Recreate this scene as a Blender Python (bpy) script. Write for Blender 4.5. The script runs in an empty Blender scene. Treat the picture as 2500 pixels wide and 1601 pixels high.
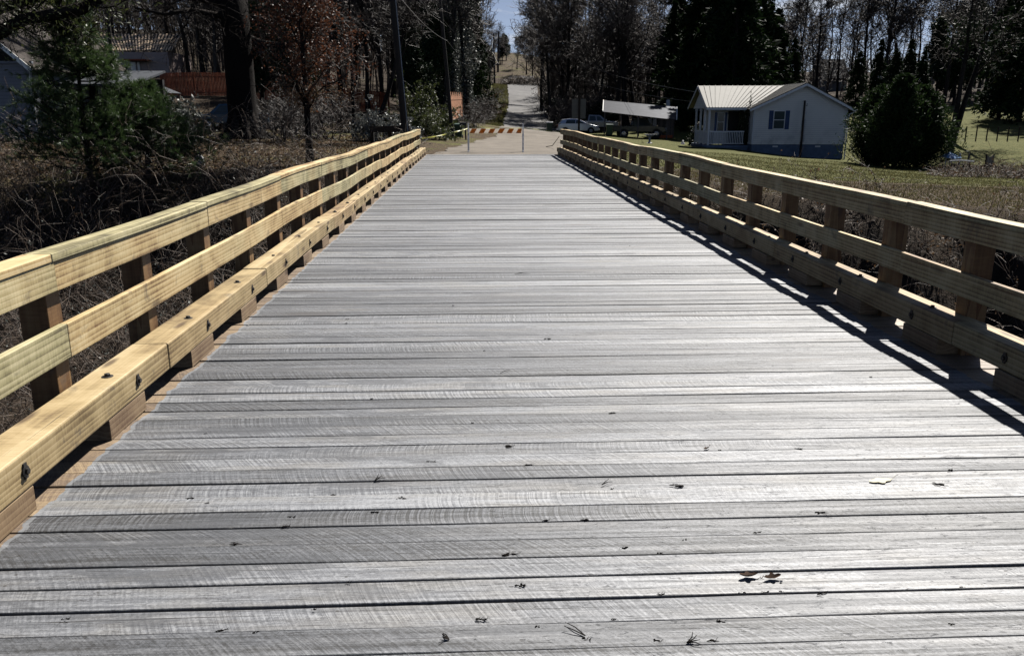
import bpy, bmesh, math, random
import numpy as np
from mathutils import Vector
random.seed(7)
RS = np.random.RandomState(11)
S = bpy.context.scene
COL = S.collection
R_ = math.radians

# ------------------------------------------------------------------ camera
CAMH = 1.65
FPX = 2000.0
TH = math.atan(529.5 / FPX)
PSI = math.atan(.046 * math.cos(TH))
cF = np.array([math.sin(PSI) * math.cos(TH), math.cos(PSI) * math.cos(TH), -math.sin(TH)])
cR = np.array([math.cos(PSI), -math.sin(PSI), 0])
cU = np.cross(cR, cF)
cam_d = bpy.data.cameras.new('camera')
cam_d.sensor_width = 36.0
cam_d.lens = 36.0 * FPX / 2500.0
cam_d.clip_start = 0.05
cam_d.clip_end = 3000
cam = bpy.data.objects.new('camera', cam_d)
COL.objects.link(cam)
cam.location = (0, 0, CAMH)
cam.rotation_euler = (math.pi / 2 - TH, 0, -PSI)
S.camera = cam
S.render.resolution_x = 1024
S.render.resolution_y = 655

def W(px, py, d):
    """photo pixel (2500 x 1601) at a camera-axis depth in metres -> a point of the place"""
    return np.array([0, 0, CAMH]) + cF * d + cR * (px - 1250) / FPX * d - cU * (py - 800.5) / FPX * d

# ------------------------------------------------------------------ light
SUN = np.array([.47, .80, 1.0])
SUN = SUN / np.linalg.norm(SUN)
EL = math.asin(SUN[2])
AZ = math.atan2(SUN[0], SUN[1])
sl = bpy.data.lights.new('sun', 'SUN')
sl.energy = 5.0
sl.angle = R_(.5)
sl.color = (1.0, .96, .90)
so = bpy.data.objects.new('sun', sl)
COL.objects.link(so)
so.rotation_euler = Vector(SUN).to_track_quat('Z', 'Y').to_euler()
so.location = (40, 70, 90)

S.view_settings.view_transform = 'Standard'
S.view_settings.look = 'None'
S.view_settings.gamma = 1
S.cycles.diffuse_bounces = 0
S.view_settings.exposure = 0.62

world = bpy.data.worlds.new('World')
S.world = world
world.use_nodes = True
wt = world.node_tree
wt.nodes.clear()
wo = wt.nodes.new('ShaderNodeOutputWorld')
bg = wt.nodes.new('ShaderNodeBackground')
sky = wt.nodes.new('ShaderNodeTexSky')
sky.sky_type = 'NISHITA'
sky.sun_disc = False
sky.sun_elevation = EL
sky.sun_rotation = AZ
sky.air_density = .36
sky.dust_density = .3
sky.ozone_density = 1.6
tc = wt.nodes.new('ShaderNodeTexCoord')
mp = wt.nodes.new('ShaderNodeMapping')
mp.inputs['Scale'].default_value = (1.6, 1.6, 7.0)
nz = wt.nodes.new('ShaderNodeTexNoise')
nz.inputs['Scale'].default_value = 3.2
nz.inputs['Detail'].default_value = 7
nz.inputs['Roughness'].default_value = .58
cr = wt.nodes.new('ShaderNodeValToRGB')
cr.color_ramp.elements[0].position = .50
cr.color_ramp.elements[1].position = .66
mx = wt.nodes.new('ShaderNodeMixRGB')
mx.inputs[2].default_value = (9.5, 9.9, 10.6, 1)
bg.inputs['Strength'].default_value = .05
L = wt.links.new
L(tc.outputs['Generated'], mp.inputs[0])
L(mp.outputs[0], nz.inputs[0])
L(nz.outputs[0], cr.inputs[0])
sx = wt.nodes.new('ShaderNodeSeparateXYZ'); L(tc.outputs['Generated'], sx.inputs[0])
el = wt.nodes.new('ShaderNodeMapRange'); L(sx.outputs[2], el.inputs[0])
el.inputs[1].default_value = .10; el.inputs[2].default_value = .22; el.inputs[3].default_value = 1.0; el.inputs[4].default_value = 0.0
ml = wt.nodes.new('ShaderNodeMath'); ml.operation = 'MULTIPLY'; L(cr.outputs[0], ml.inputs[0]); L(el.outputs[0], ml.inputs[1])
hz = wt.nodes.new('ShaderNodeMath'); hz.operation = 'MULTIPLY_ADD'; hz.use_clamp = True
L(el.outputs[0], hz.inputs[0]); hz.inputs[1].default_value = .22; L(ml.outputs[0], hz.inputs[2])
L(hz.outputs[0], mx.inputs[0])
L(sky.outputs[0], mx.inputs[1])
L(mx.outputs[0], bg.inputs[0])
L(bg.outputs[0], wo.inputs[0])

# ------------------------------------------------------------------ node helpers
class NT:
    def __init__(s, name):
        s.m = bpy.data.materials.new(name)
        s.m.use_nodes = True
        s.t = s.m.node_tree
        s.b = s.t.nodes['Principled BSDF']
    def put(s, sock, v):
        if v is None: return
        if hasattr(v, 'links') or isinstance(v, bpy.types.NodeSocket): s.t.links.new(v, sock)
        else:
            try: sock.default_value = v
            except Exception:
                sock.default_value = (v[0], v[1], v[2], 1) if hasattr(v, '__len__') else (v, v, v)
    def n(s, ty, **kw):
        nd = s.t.nodes.new(ty)
        for k, v in kw.items(): setattr(nd, k, v)
        return nd
    def pos(s): return s.n('ShaderNodeNewGeometry').outputs['Position']
    def obj(s): return s.n('ShaderNodeTexCoord').outputs['Object']
    def attr(s, name='rnd', out='Fac'): return s.n('ShaderNodeAttribute', attribute_name=name).outputs[out]
    def math(s, op, a, b=None, c=None, clamp=False):
        nd = s.n('ShaderNodeMath', operation=op, use_clamp=clamp)
        s.put(nd.inputs[0], a)
        if b is not None: s.put(nd.inputs[1], b)
        if c is not None: s.put(nd.inputs[2], c)
        return nd.outputs[0]
    def sep(s, v):
        nd = s.n('ShaderNodeSeparateXYZ'); s.put(nd.inputs[0], v); return nd.outputs
    def com(s, x, y, z=0.0):
        nd = s.n('ShaderNodeCombineXYZ')
        for i, q in enumerate((x, y, z)): s.put(nd.inputs[i], q)
        return nd.outputs[0]
    def scale(s, v, sc, off=None):
        nd = s.n('ShaderNodeMapping'); s.put(nd.inputs[0], v); nd.inputs['Scale'].default_value = sc
        if off is not None: s.put(nd.inputs['Location'], off)
        return nd.outputs[0]
    def noise(s, v=None, scale=1.0, detail=4, rough=.5, dist=0.0, dim='3D', w=None):
        nd = s.n('ShaderNodeTexNoise', noise_dimensions=dim)
        if v is not None: s.put(nd.inputs['Vector'], v)
        if w is not None: s.put(nd.inputs['W'], w)
        nd.inputs['Scale'].default_value = scale
        nd.inputs['Detail'].default_value = detail
        nd.inputs['Roughness'].default_value = rough
        nd.inputs['Distortion'].default_value = dist
        return nd.outputs[0]
    def vor(s, v, scale=1.0, out='Distance', feature='F1'):
        nd = s.n('ShaderNodeTexVoronoi', feature=feature)
        s.put(nd.inputs['Vector'], v); nd.inputs['Scale'].default_value = scale
        return nd.outputs[out]
    def ramp(s, f, stops, interp='LINEAR'):
        nd = s.n('ShaderNodeValToRGB'); s.put(nd.inputs[0], f)
        e = nd.color_ramp; e.interpolation = interp
        while len(e.elements) < len(stops): e.elements.new(.5)
        for q, (p, c) in zip(e.elements, stops):
            q.position = p
            q.color = (c[0], c[1], c[2], 1) if hasattr(c, '__len__') else (c, c, c, 1)
        return nd.outputs[0]
    def mix(s, f, a, b, mode='MIX'):
        nd = s.n('ShaderNodeMixRGB', blend_type=mode)
        s.put(nd.inputs[0], f)
        for i, q in ((1, a), (2, b)):
            if isinstance(q, (tuple, list)): nd.inputs[i].default_value = (q[0], q[1], q[2], 1)
            elif isinstance(q, (int, float)): nd.inputs[i].default_value = (q, q, q, 1)
            else: s.t.links.new(q, nd.inputs[i])
        return nd.outputs[0]
    def bump(s, h, strength=.5, dist=.01, nrm=None):
        nd = s.n('ShaderNodeBump'); s.put(nd.inputs['Height'], h)
        nd.inputs['Strength'].default_value = strength
        nd.inputs['Distance'].default_value = dist
        if nrm is not None: s.put(nd.inputs['Normal'], nrm)
        return nd.outputs[0]
    def out(s, col=None, rough=None, bump=None, **kw):
        if col is not None: s.put(s.b.inputs['Base Color'], col)
        if rough is not None: s.put(s.b.inputs['Roughness'], rough)
        if bump is not None: s.put(s.b.inputs['Normal'], bump)
        for k, v in kw.items(): s.put(s.b.inputs[k.replace('_', ' ')], v)
        return s.m

M = {}
def simple(name, col, rough=.7, var=.25, scale=4.0, bstr=.2, bd=.01, **kw):
    t = NT(name)
    p = t.obj()
    n = t.noise(p, scale, 5, .6)
    r = t.attr()
    f = t.math('ADD', t.math('MULTIPLY', n, 1.0), t.math('MULTIPLY', t.math('SUBTRACT', r, .5), .8))
    c1 = tuple(x * (1 - var) for x in col); c2 = tuple(min(1, x * (1 + var)) for x in col)
    c = t.ramp(f, [(.25, c1), (.75, c2)])
    M[name] = t.out(c, rough, t.bump(t.noise(p, scale * 9, 4), bstr, bd), **kw)
    return M[name]

# --- grey painted, rough-sawn deck planks (run along x)
PITCH = .1392; Y0P = 2.52
t = NT('grey_painted_planks')
P = t.pos(); x, y, z = t.sep(P)[:3]
rnd = t.attr()
k = t.math('DIVIDE', t.math('SUBTRACT', y, Y0P), PITCH)
yl = t.math('FRACT', k)
off = t.math('MULTIPLY', rnd, 57.0)
streak = t.noise(t.com(t.math('ADD', t.math('MULTIPLY', x, .9), off), t.math('MULTIPLY', y, 42.0), off), 1.0, 6, .62)
fib = t.noise(t.com(t.math('MULTIPLY', x, 14.0), t.math('MULTIPLY', y, 230.0), off), 1.0, 4, .6)
blot = t.noise(t.com(t.math('ADD', x, off), t.math('MULTIPLY', y, 5.0), off), 1.6, 5, .6)
grit = t.noise(t.scale(P, (75, 75, 75)), 1.0, 6, .75, .8)
lean = t.math('SUBTRACT', .95, t.math('MULTIPLY', rnd, .7))
sag = t.math('MULTIPLY', t.math('MULTIPLY', yl, yl), t.math('SUBTRACT', .05, t.math('MULTIPLY', rnd, .10)))
uu = t.math('ADD', t.math('ADD', x, t.math('MULTIPLY', t.math('MULTIPLY', yl, PITCH), lean)), sag)
saw = t.noise(None, 1.0, 3, .7, dim='1D', w=t.math('ADD', t.math('MULTIPLY', uu, 62.0), off))
sawline = t.ramp(saw, [(.38, 0.0), (.50, .5), (.62, 1.0)])
msk = t.ramp(t.noise(t.com(t.math('MULTIPLY', x, .8), t.math('MULTIPLY', y, 6.0), off), 1.0, 3), [(.40, 0.0), (.62, 1.0)])
g = t.math('ADD', t.math('MULTIPLY', streak, .75), t.math('MULTIPLY', fib, .35))
g = t.math('ADD', g, t.math('MULTIPLY', t.math('SUBTRACT', grit, .5), .75))
g = t.math('ADD', g, t.math('MULTIPLY', t.math('SUBTRACT', t.attr('tone'), .5), .28))
g = t.math('ADD', g, t.math('MULTIPLY', t.math('MULTIPLY', t.math('SUBTRACT', sawline, .5), t.math('ADD', .25, msk)), .20))
grey = t.ramp(g, [(.29, (.009, .010, .012)), (.43, (.066, .071, .081)), (.60, (.150, .156, .170)), (.82, (.34, .35, .365))])
warm = t.ramp(g, [(.26, (.03, .026, .023)), (.55, (.145, .137, .125)), (.88, (.28, .268, .245))])
bf = t.ramp(blot, [(.46, 0.0), (.66, .8)])
bf = t.math('MULTIPLY', bf, t.ramp(t.attr('tone'), [(0, .3), (1, 1.0)]))
c = t.mix(bf, grey, warm)
crack = t.ramp(t.noise(t.com(t.math('ADD', t.math('MULTIPLY', x, 1.9), off), t.math('MULTIPLY', y, 95.0), off), 1.0, 2, .5), [(.315, 1.0), (.345, 0.0)])
spl = t.ramp(t.noise(t.com(t.math('ADD', t.math('MULTIPLY', x, 9.0), off), t.math('MULTIPLY', y, 60.0), off), 1.0, 5, .8, 1.4), [(.35, 1.0), (.395, 0.0)])
dark = t.math('MAXIMUM', crack, spl)
nx = t.math('ADD', t.math('SUBTRACT', x, .12), t.math('MULTIPLY', t.math('SUBTRACT', rnd, .5), .06))
ny = t.math('MULTIPLY', t.math('SUBTRACT', yl, t.math('ADD', .3, t.math('MULTIPLY', t.attr('tone'), .45))), PITCH * 2.2)
nd_ = t.math('SQRT', t.math('ADD', t.math('MULTIPLY', nx, nx), t.math('MULTIPLY', ny, ny)))
nail = t.ramp(nd_, [(.008, 1.0), (.011, 0.0)])
dark = t.math('MAXIMUM', dark, nail)
c = t.mix(t.math('MULTIPLY', dark, .85), c, (.012, .011, .012))
vk = t.vor(t.com(t.math('MULTIPLY', x, .55), t.math('MULTIPLY', y, 1.9), off), 1.0)
kn = t.ramp(vk, [(.09, 1.0), (.17, .0)])
c = t.mix(t.math('MULTIPLY', kn, .75), c, (.05, .045, .045))
st1 = t.noise(t.com(t.math('ADD', t.math('MULTIPLY', x, 1.0), t.math('MULTIPLY', off, .13)), t.math('MULTIPLY', y, 3.2), off), 1.3, 6, .62, .5)
c = t.mix(t.ramp(st1, [(.55, 0.0), (.58, .50)]), c, (.042, .046, .055))
ex = t.math('ABSOLUTE', t.math('SUBTRACT', t.math('FRACT', t.math('ADD', t.math('MULTIPLY', x, .82), .9)), .5))
nr = t.math('SQRT', t.math('ADD', t.math('POWER', t.math('MULTIPLY', ex, 1.22), 2.0), t.math('POWER', t.math('MULTIPLY', t.math('SUBTRACT', t.math('ABSOLUTE', t.math('SUBTRACT', yl, .5)), .27), PITCH), 2.0)))
c = t.mix(t.math('MULTIPLY', t.ramp(nr, [(.0045, 1.0), (.0065, 0.0)]), t.ramp(t.noise(t.com(t.math('MULTIPLY', x, 3.0), t.math('MULTIPLY', y, 9.0), 0.0), 1.0, 1), [(.5, 0.0), (.55, .8)])), c, (.02, .016, .014))
# unpainted tan wood outside the painted strip, with a ragged paint edge
en = t.math('MULTIPLY', t.math('SUBTRACT', t.noise(t.com(t.math('MULTIPLY', x, 3.0), t.math('MULTIPLY', y, 7.0), 0.0), 1.0, 4), .5), .10)
xe = t.math('ADD', x, en)
eL = t.math('LESS_THAN', xe, -1.87)
eR = t.math('GREATER_THAN', xe, 3.15)
rim = t.math('LESS_THAN', xe, -1.848)
tan = t.ramp(g, [(.2, (.07, .045, .028)), (.5, (.20, .135, .080)), (.9, (.42, .31, .18))])
c = t.mix(t.math('MULTIPLY', rim, .45), c, (.30, .31, .32))
c = t.mix(t.math('MAXIMUM', eL, eR), c, tan)
h = t.math('ADD', t.math('MULTIPLY', fib, .35), t.math('MULTIPLY', t.math('MULTIPLY', sawline, msk), .35))
h = t.math('ADD', h, t.math('MULTIPLY', grit, .45))
h = t.math('SUBTRACT', h, t.math('MULTIPLY', dark, 1.2))
b1 = t.bump(h, .55, .0022)
cup = t.math('MULTIPLY', streak, 1.0)
b2 = t.bump(cup, .5, .004, b1)
ro = t.ramp(t.math('ADD', t.math('ADD', t.math('MULTIPLY', streak, .8), t.math('MULTIPLY', grit, .25)), t.math('MULTIPLY', t.attr('tone'), .1)), [(.35, .72), (.80, .48)])
M['deck'] = t.out(c, ro, b2, Specular_IOR_Level=.85)

def wood(name, axis, cols, rough=.6, ring=1.0, bstr=.5):
    """fresh or weathered lumber; axis = direction of the grain"""
    t = NT(name)
    P = t.pos(); s3 = t.sep(P)
    r = t.attr(); off = t.math('MULTIPLY', r, 83.0)
    lo, hi = .55, 26.0
    sc = [hi, hi, hi]; sc[axis] = lo
    q = t.com(*[t.math('ADD', t.math('MULTIPLY', s3[i], sc[i]), off) for i in range(3)])
    warp = t.noise(t.scale(q, (.35, .35, .35)), 1.0, 2)
    rings = t.n('ShaderNodeTexWave', wave_type='BANDS', bands_direction='Z', wave_profile='SAW')
    t.put(rings.inputs['Vector'], q)
    rings.inputs['Scale'].default_value = .42 * ring
    rings.inputs['Distortion'].default_value = 13.0
    rings.inputs['Detail'].default_value = 3
    rings.inputs['Detail Scale'].default_value = .45
    grain = t.noise(q, 2.2, 6, .65)
    sc2 = [10.0, 10.0, 10.0]; sc2[axis] = 85.0
    saw = t.noise(t.com(*[t.math('MULTIPLY', s3[i], sc2[i]) for i in range(3)]), 1.0, 2)
    blot = t.noise(t.scale(P, (2.6, 2.6, 2.6), None), 1.0, 5, .6, .6)
    f = t.math('ADD', t.math('MULTIPLY', rings.outputs[1], .34), t.math('MULTIPLY', grain, .50))
    f = t.math('ADD', f, t.math('MULTIPLY', t.math('SUBTRACT', blot, .5), .95))
    f = t.math('ADD', f, t.math('MULTIPLY', t.math('SUBTRACT', saw, .5), .30))
    ca = t.ramp(f, [(.15, cols[0]), (.42, cols[1]), (.8, cols[2])])
    cb = t.ramp(f, [(.15, cols[3]), (.42, cols[4]), (.8, cols[5])])
    rr = t.ramp(t.math('ADD', r, t.math('MULTIPLY', t.math('SUBTRACT', t.noise(t.scale(P, (.9, .9, .9)), 1.0, 2), .5), 1.2)), [(.3, 0.0), (.8, 1.0)])
    c = t.mix(rr, ca, cb)
    # knots and dark stains
    kq = [6.0, 6.0, 6.0]; kq[axis] = 1.5
    v = t.vor(t.com(*[t.math('ADD', t.math('MULTIPLY', s3[i], kq[i]), off) for i in range(3)]), 1.0)
    kn = t.ramp(v, [(.08, 1.0), (.19, 0.0)])
    c = t.mix(t.math('MULTIPLY', kn, .78), c, (.085, .05, .03))
    st = t.ramp(t.noise(t.scale(P, (5, 5, 5)), 1.0, 4, .7, 1.0), [(.58, 0.0), (.72, .55)])
    c = t.mix(st, c, (.10, .085, .075))
    ck = t.ramp(t.noise(q, 1.7, 2, .5), [(.24, 1.0), (.27, 0.0)])
    c = t.mix(t.math('MULTIPLY', ck, .8), c, (.03, .02, .015))
    h = t.math('ADD', t.math('MULTIPLY', grain, .6), t.math('MULTIPLY', saw, .5))
    h = t.math('SUBTRACT', t.math('SUBTRACT', h, kn), ck)
    M[name] = t.out(c, rough, t.bump(h, bstr, .003), Specular_IOR_Level=.35)
Y1 = [(.20, .11, .05), (.62, .45, .22), (.88, .72, .43), (.13, .11, .06), (.44, .39, .21), (.76, .67, .42)]
Y2 = [(.15, .09, .045), (.44, .31, .155), (.66, .51, .30), (.18, .125, .06), (.45, .34, .175), (.70, .56, .33)]
wood('treated_rail_lumber', 1, Y1)
wood('curb_timber', 1, Y2)
wood('post_timber', 2, [(.09, .045, .02), (.20, .11, .05), (.33, .21, .10), (.11, .05, .022), (.22, .12, .05), (.36, .23, .11)])
wood('block_timber', 1, [(.14, .085, .05), (.28, .19, .11), (.42, .30, .18), (.16, .10, .06), (.30, .21, .13), (.40, .30, .19)])
simple('bolt_and_hole', (.02, .017, .015), .6, .3)
simple('dark_steel', (.05, .035, .03), .6, .3)
simple('concrete', (.25, .24, .22), .9, .25)

# ------------------------------------------------------------------ mesh builder
class MB:
    def __init__(s): s.v = []; s.f = []; s.a = []; s.b = []; s.mi = []
    def add(s, vs, fs, r=None, tone=None, mi=0):
        o = len(s.v)
        s.v.extend([tuple(map(float, q)) for q in vs])
        r = random.random() if r is None else r
        tone = random.random() if tone is None else tone
        for q in fs:
            s.f.append(tuple(i + o for i in q)); s.a.append(r); s.b.append(tone); s.mi.append(mi)
        return s
    def box(s, x0, x1, y0, y1, z0, z1, **k):
        vs = [(x0, y0, z0), (x1, y0, z0), (x1, y1, z0), (x0, y1, z0), (x0, y0, z1), (x1, y0, z1), (x1, y1, z1), (x0, y1, z1)]
        return s.add(vs, [(3, 2, 1, 0), (4, 5, 6, 7), (0, 1, 5, 4), (1, 2, 6, 5), (2, 3, 7, 6), (3, 0, 4, 7)], **k)
    def beam(s, p, q, w, h, up=(0, 0, 1), **k):
        p = np.array(p, float); q = np.array(q, float); d = q - p; d /= np.linalg.norm(d)
        sd = np.cross(d, up); n = np.linalg.norm(sd)
        if n < 1e-4: sd = np.cross(d, (0, 1, 0)); n = np.linalg.norm(sd)
        sd /= n; u = np.cross(sd, d)
        c = [(-w / 2, -h / 2), (w / 2, -h / 2), (w / 2, h / 2), (-w / 2, h / 2)]
        vs = [e + sd * a + u * b for e in (p, q) for a, b in c]
        return s.add(vs, [(3, 2, 1, 0), (4, 5, 6, 7), (0, 1, 5, 4), (1, 2, 6, 5), (2, 3, 7, 6), (3, 0, 4, 7)], **k)
    def tube(s, pts, rad, n=8, **k):
        pts = [np.array(p, float) for p in pts]
        if not hasattr(rad, '__len__'): rad = [rad] * len(pts)
        vs = []; ref = np.array([.3, .9, .2])
        for i, p in enumerate(pts):
            d = pts[min(i + 1, len(pts) - 1)] - pts[max(i - 1, 0)]
            d = d / (np.linalg.norm(d) + 1e-9)
            a = np.cross(d, ref); 
            if np.linalg.norm(a) < .05: a = np.cross(d, (1, 0, 0))
            a /= np.linalg.norm(a); b = np.cross(d, a)
            for j in range(n):
                t_ = 2 * math.pi * j / n
                vs.append(p + rad[i] * (a * math.cos(t_) + b * math.sin(t_)))
        fs = []
        for i in range(len(pts) - 1):
            for j in range(n):
                fs.append((i * n + j, i * n + (j + 1) % n, (i + 1) * n + (j + 1) % n, (i + 1) * n + j))
        fs.append(tuple(range(n - 1, -1, -1)))
        fs.append(tuple((len(pts) - 1) * n + j for j in range(n)))
        return s.add(vs, fs, **k)
    def lathe(s, prof, n=16, c=(0, 0, 0), axis='z', **k):
        vs = []
        for (r, h_) in prof:
            for j in range(n):
                a = 2 * math.pi * j / n
                q = (r * math.cos(a), r * math.sin(a), h_)
                if axis == 'x': q = (q[2], q[0], q[1])
                if axis == 'y': q = (q[0], q[2], q[1])
                vs.append((q[0] + c[0], q[1] + c[1], q[2] + c[2]))
        fs = []
        for i in range(len(prof) - 1):
            for j in range(n):
                fs.append((i * n + j, i * n + (j + 1) % n, (i + 1) * n + (j + 1) % n, (i + 1) * n + j))
        fs.append(tuple(range(n - 1, -1, -1))); fs.append(tuple((len(prof) - 1) * n + j for j in range(n)))
        return s.add(vs, fs, **k)
    def prism(s, poly, a0, a1, axis='y', **k):
        """extrude a 2-D polygon; axis y: poly is (x,z); axis x: (y,z); axis z: (x,y)"""
        def P3(q, a):
            if axis == 'y': return (q[0], a, q[1])
            if axis == 'x': return (a, q[0], q[1])
            return (q[0], q[1], a)
        n = len(poly)
        vs = [P3(q, a0) for q in poly] + [P3(q, a1) for q in poly]
        fs = [tuple(range(n)), tuple(range(2 * n - 1, n - 1, -1))]
        fs += [(i, i + n, (i + 1) % n + n, (i + 1) % n) for i in range(n)]
        return s.add(vs, fs, **k)
    def build(s, name, mat, parent=None, loc=None, rz=None, bevel=0, smooth=False, mats=None):
        me = bpy.data.meshes.new(name)
        me.from_pydata(s.v, [], s.f)
        if s.f:
            at = me.attributes.new('rnd', 'FLOAT', 'FACE'); at.data.foreach_set('value', s.a)
            at = me.attributes.new('tone', 'FLOAT', 'FACE'); at.data.foreach_set('value', s.b)
        for m_ in (mats or [mat]): me.materials.append(m_)
        if mats: me.polygons.foreach_set('material_index', s.mi)
        bm = bmesh.new(); bm.from_mesh(me); bmesh.ops.recalc_face_normals(bm, faces=bm.faces); bm.to_mesh(me); bm.free()
        if smooth: me.polygons.foreach_set('use_smooth', [True] * len(me.polygons))
        me.update()
        o = bpy.data.objects.new(name, me); COL.objects.link(o)
        if parent is not None: o.parent = parent
        if loc is not None: o.location = loc
        if rz is not None: o.rotation_euler.z = rz
        if bevel:
            bv = o.modifiers.new('bevel', 'BEVEL'); bv.width = bevel; bv.segments = 2; bv.limit_method = 'ANGLE'
        return o

def nparr(name, V, F, mat, parent=None, smooth=False, rnd=None):
    """fast mesh from numpy arrays; F is (n,3) or (n,4)"""
    me = bpy.data.meshes.new(name)
    V = np.asarray(V, np.float32); F = np.asarray(F, np.int32)
    me.vertices.add(len(V)); me.vertices.foreach_set('co', V.ravel())
    k_ = F.shape[1]
    me.loops.add(F.size); me.loops.foreach_set('vertex_index', F.ravel())
    me.polygons.add(len(F))
    me.polygons.foreach_set('loop_start', np.arange(0, F.size, k_, dtype=np.int32))
    me.polygons.foreach_set('loop_total', np.full(len(F), k_, np.int32))
    if smooth: me.polygons.foreach_set('use_smooth', np.ones(len(F), bool))
    me.update(calc_edges=True)
    at = me.attributes.new('rnd', 'FLOAT', 'FACE')
    at.data.foreach_set('value', (rnd if rnd is not None else RS.rand(len(F))).astype(np.float32))
    me.materials.append(mat)
    me.validate()
    if parent is False: return me
    o = bpy.data.objects.new(name, me); COL.objects.link(o)
    if parent is not None: o.parent = parent
    return o

def empty(name, label, cat, loc=(0, 0, 0), rz=0.0, group=None):
    o = bpy.data.objects.new(name, None); COL.objects.link(o)
    o.empty_display_size = .3
    o.location = tuple(loc); o.rotation_euler.z = rz
    return tag(o, label, cat, group)
def tag(o, label, cat, group=None):
    o['label'] = label; o['category'] = cat
    if group: o['group'] = group
    return o
def struct(o): o['kind'] = 'structure'; return o
def stuff(o, label, cat): o['kind'] = 'stuff'; o['label'] = label; o['category'] = cat; return o
def sm(a, b, x):
    t_ = np.clip((x - a) / (b - a), 0, 1); return t_ * t_ * (3 - 2 * t_)
#@@BRIDGE
# ------------------------------------------------------------------ the bridge
YB0, YB1 = -2.6, 32.6
bridge = empty('timber_bridge', 'long timber plank bridge with grey painted deck and new yellow wooden railings', 'bridge', (0, 0, 0))

def wob(side, y, ph=0.0):
    a = .012 * math.sin(y * .9 + side * 1.3 + ph) + .010 * math.sin(y * .41 + 2.1 * side + ph) + .005 * math.sin(y * 2.1 + ph * 2)
    return a * min(1.0, max(.25, y / 12.0)) * .9

def board(mb, side, x0, x1, z0, z1, joints, amp=1.0, ph=0.0, gap=.003, jit=.004):
    for a, b in zip(joints[:-1], joints[1:]):
        dx = random.uniform(-jit, jit) * .6; dz = random.uniform(-jit, jit); r = random.random(); tn = random.random()
        n = max(2, int((b - a) / .4)); rows = []
        cw = random.uniform(-.006, .006)
        for i in range(n + 1):
            y = a + gap / 2 + (b - a - gap) * i / n
            zz = wob(side, y, ph) * amp + dz + cw * math.sin(math.pi * i / n)
            xx = .6 * wob(side, y, ph + 1.7) * amp + dx
            rows.append([(x0 + xx, y, z0 + zz), (x1 + xx, y, z0 + zz), (x1 + xx, y, z1 + zz), (x0 + xx, y, z1 + zz)])
        vs = [q for rw in rows for q in rw]; fs = [(3, 2, 1, 0)]
        for i in range(n):
            for j in range(4):
                fs.append((i * 4 + j, i * 4 + (j + 1) % 4, i * 4 + 4 + (j + 1) % 4, i * 4 + 4 + j))
        fs.append((n * 4, n * 4 + 1, n * 4 + 2, n * 4 + 3))
        mb.add(vs, fs, r=r, tone=tn)

# deck planks: ragged edges, gaps of different widths, each lying a little differently
wide = {2.52: .013, 2.37: .006, 2.66: .006, 2.95: .008, 3.22: .007, 3.36: .004, 3.50: .006, 4.45: .013, 4.88: .005, 5.43: .007,
        5.84: .009, 6.15: .007, 7.1: .006, 7.36: .007, 7.55: .005, 7.95: .006, 9.61: .012, 9.89: .009, 11.17: .012, 12.3: .007,
        15.1: .010, 17.03: .008, 20.69: .012, 22.9: .009, 26.0: .010}
kk0 = int(round((YB0 - Y0P) / PITCH)); kk1 = int((YB1 - Y0P) / PITCH)
gapw = {}
for k_ in range(kk0, kk1 + 2):
    gapw[k_] = random.choice([.0012, .0015, .002, .002, .003, .0035, .005, .007])
for yy, w_ in wide.items(): gapw[int(round((yy - Y0P) / PITCH))] = w_
mb = MB()
NS = 44
xs = np.linspace(-2.20, 3.50, NS + 1)
for k_ in range(kk0, kk1 + 1):
    ya = Y0P + k_ * PITCH; yb = ya + PITCH
    ga, gb = gapw[k_], gapw[k_ + 1]
    ph = [random.uniform(0, 6) for _ in range(4)]
    dz = random.uniform(-.0035, .0035); tl = random.uniform(-.0015, .0015); tw = random.uniform(-.0018, .0018)
    e = [random.uniform(-.018, .014), random.uniform(-.014, .018)]
    vs = []
    sp = random.uniform(-1, 3); spw = random.choice([0, 0, .003, .005])
    for i, x_ in enumerate(xs):
        na = spw * math.exp(-((x_ - sp) / .12) ** 2) + .0014 * math.sin(x_ * 1.7 + ph[0]) + .0007 * math.sin(x_ * 6.1 + ph[1]) + random.uniform(-.0006, .0006)
        nb = .0014 * math.sin(x_ * 1.5 + ph[2]) + .0007 * math.sin(x_ * 5.3 + ph[3]) + random.uniform(-.0006, .0006)
        xx = x_ + (e[0] if i == 0 else e[1] if i == NS else 0)
        y0_, y1_ = ya + ga / 2 + na, yb - gb / 2 + nb
        zt = dz + tw * x_ + .0008 * math.sin(x_ * 2.3 + ph[1])
        c_ = .0022
        vs += [(xx, y0_, -.05), (xx, y0_, zt - tl - c_), (xx, y0_ + c_ * 1.2, zt - tl), (xx, (y0_ + y1_) / 2, zt - .0006 * math.sin(ph[0])),
               (xx, y1_ - c_ * 1.2, zt + tl), (xx, y1_, zt + tl - c_), (xx, y1_, -.05)]
    m_ = 7; fs = []
    for i in range(NS):
        for j in range(m_):
            fs.append((i * m_ + j, i * m_ + (j + 1) % m_, (i + 1) * m_ + (j + 1) % m_, (i + 1) * m_ + j))
    fs.append(tuple(range(m_))); fs.append(tuple(NS * m_ + j for j in range(m_ - 1, -1, -1)))
    mb.add(vs, fs)
mb.build('deck', M['deck'], bridge)

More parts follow.
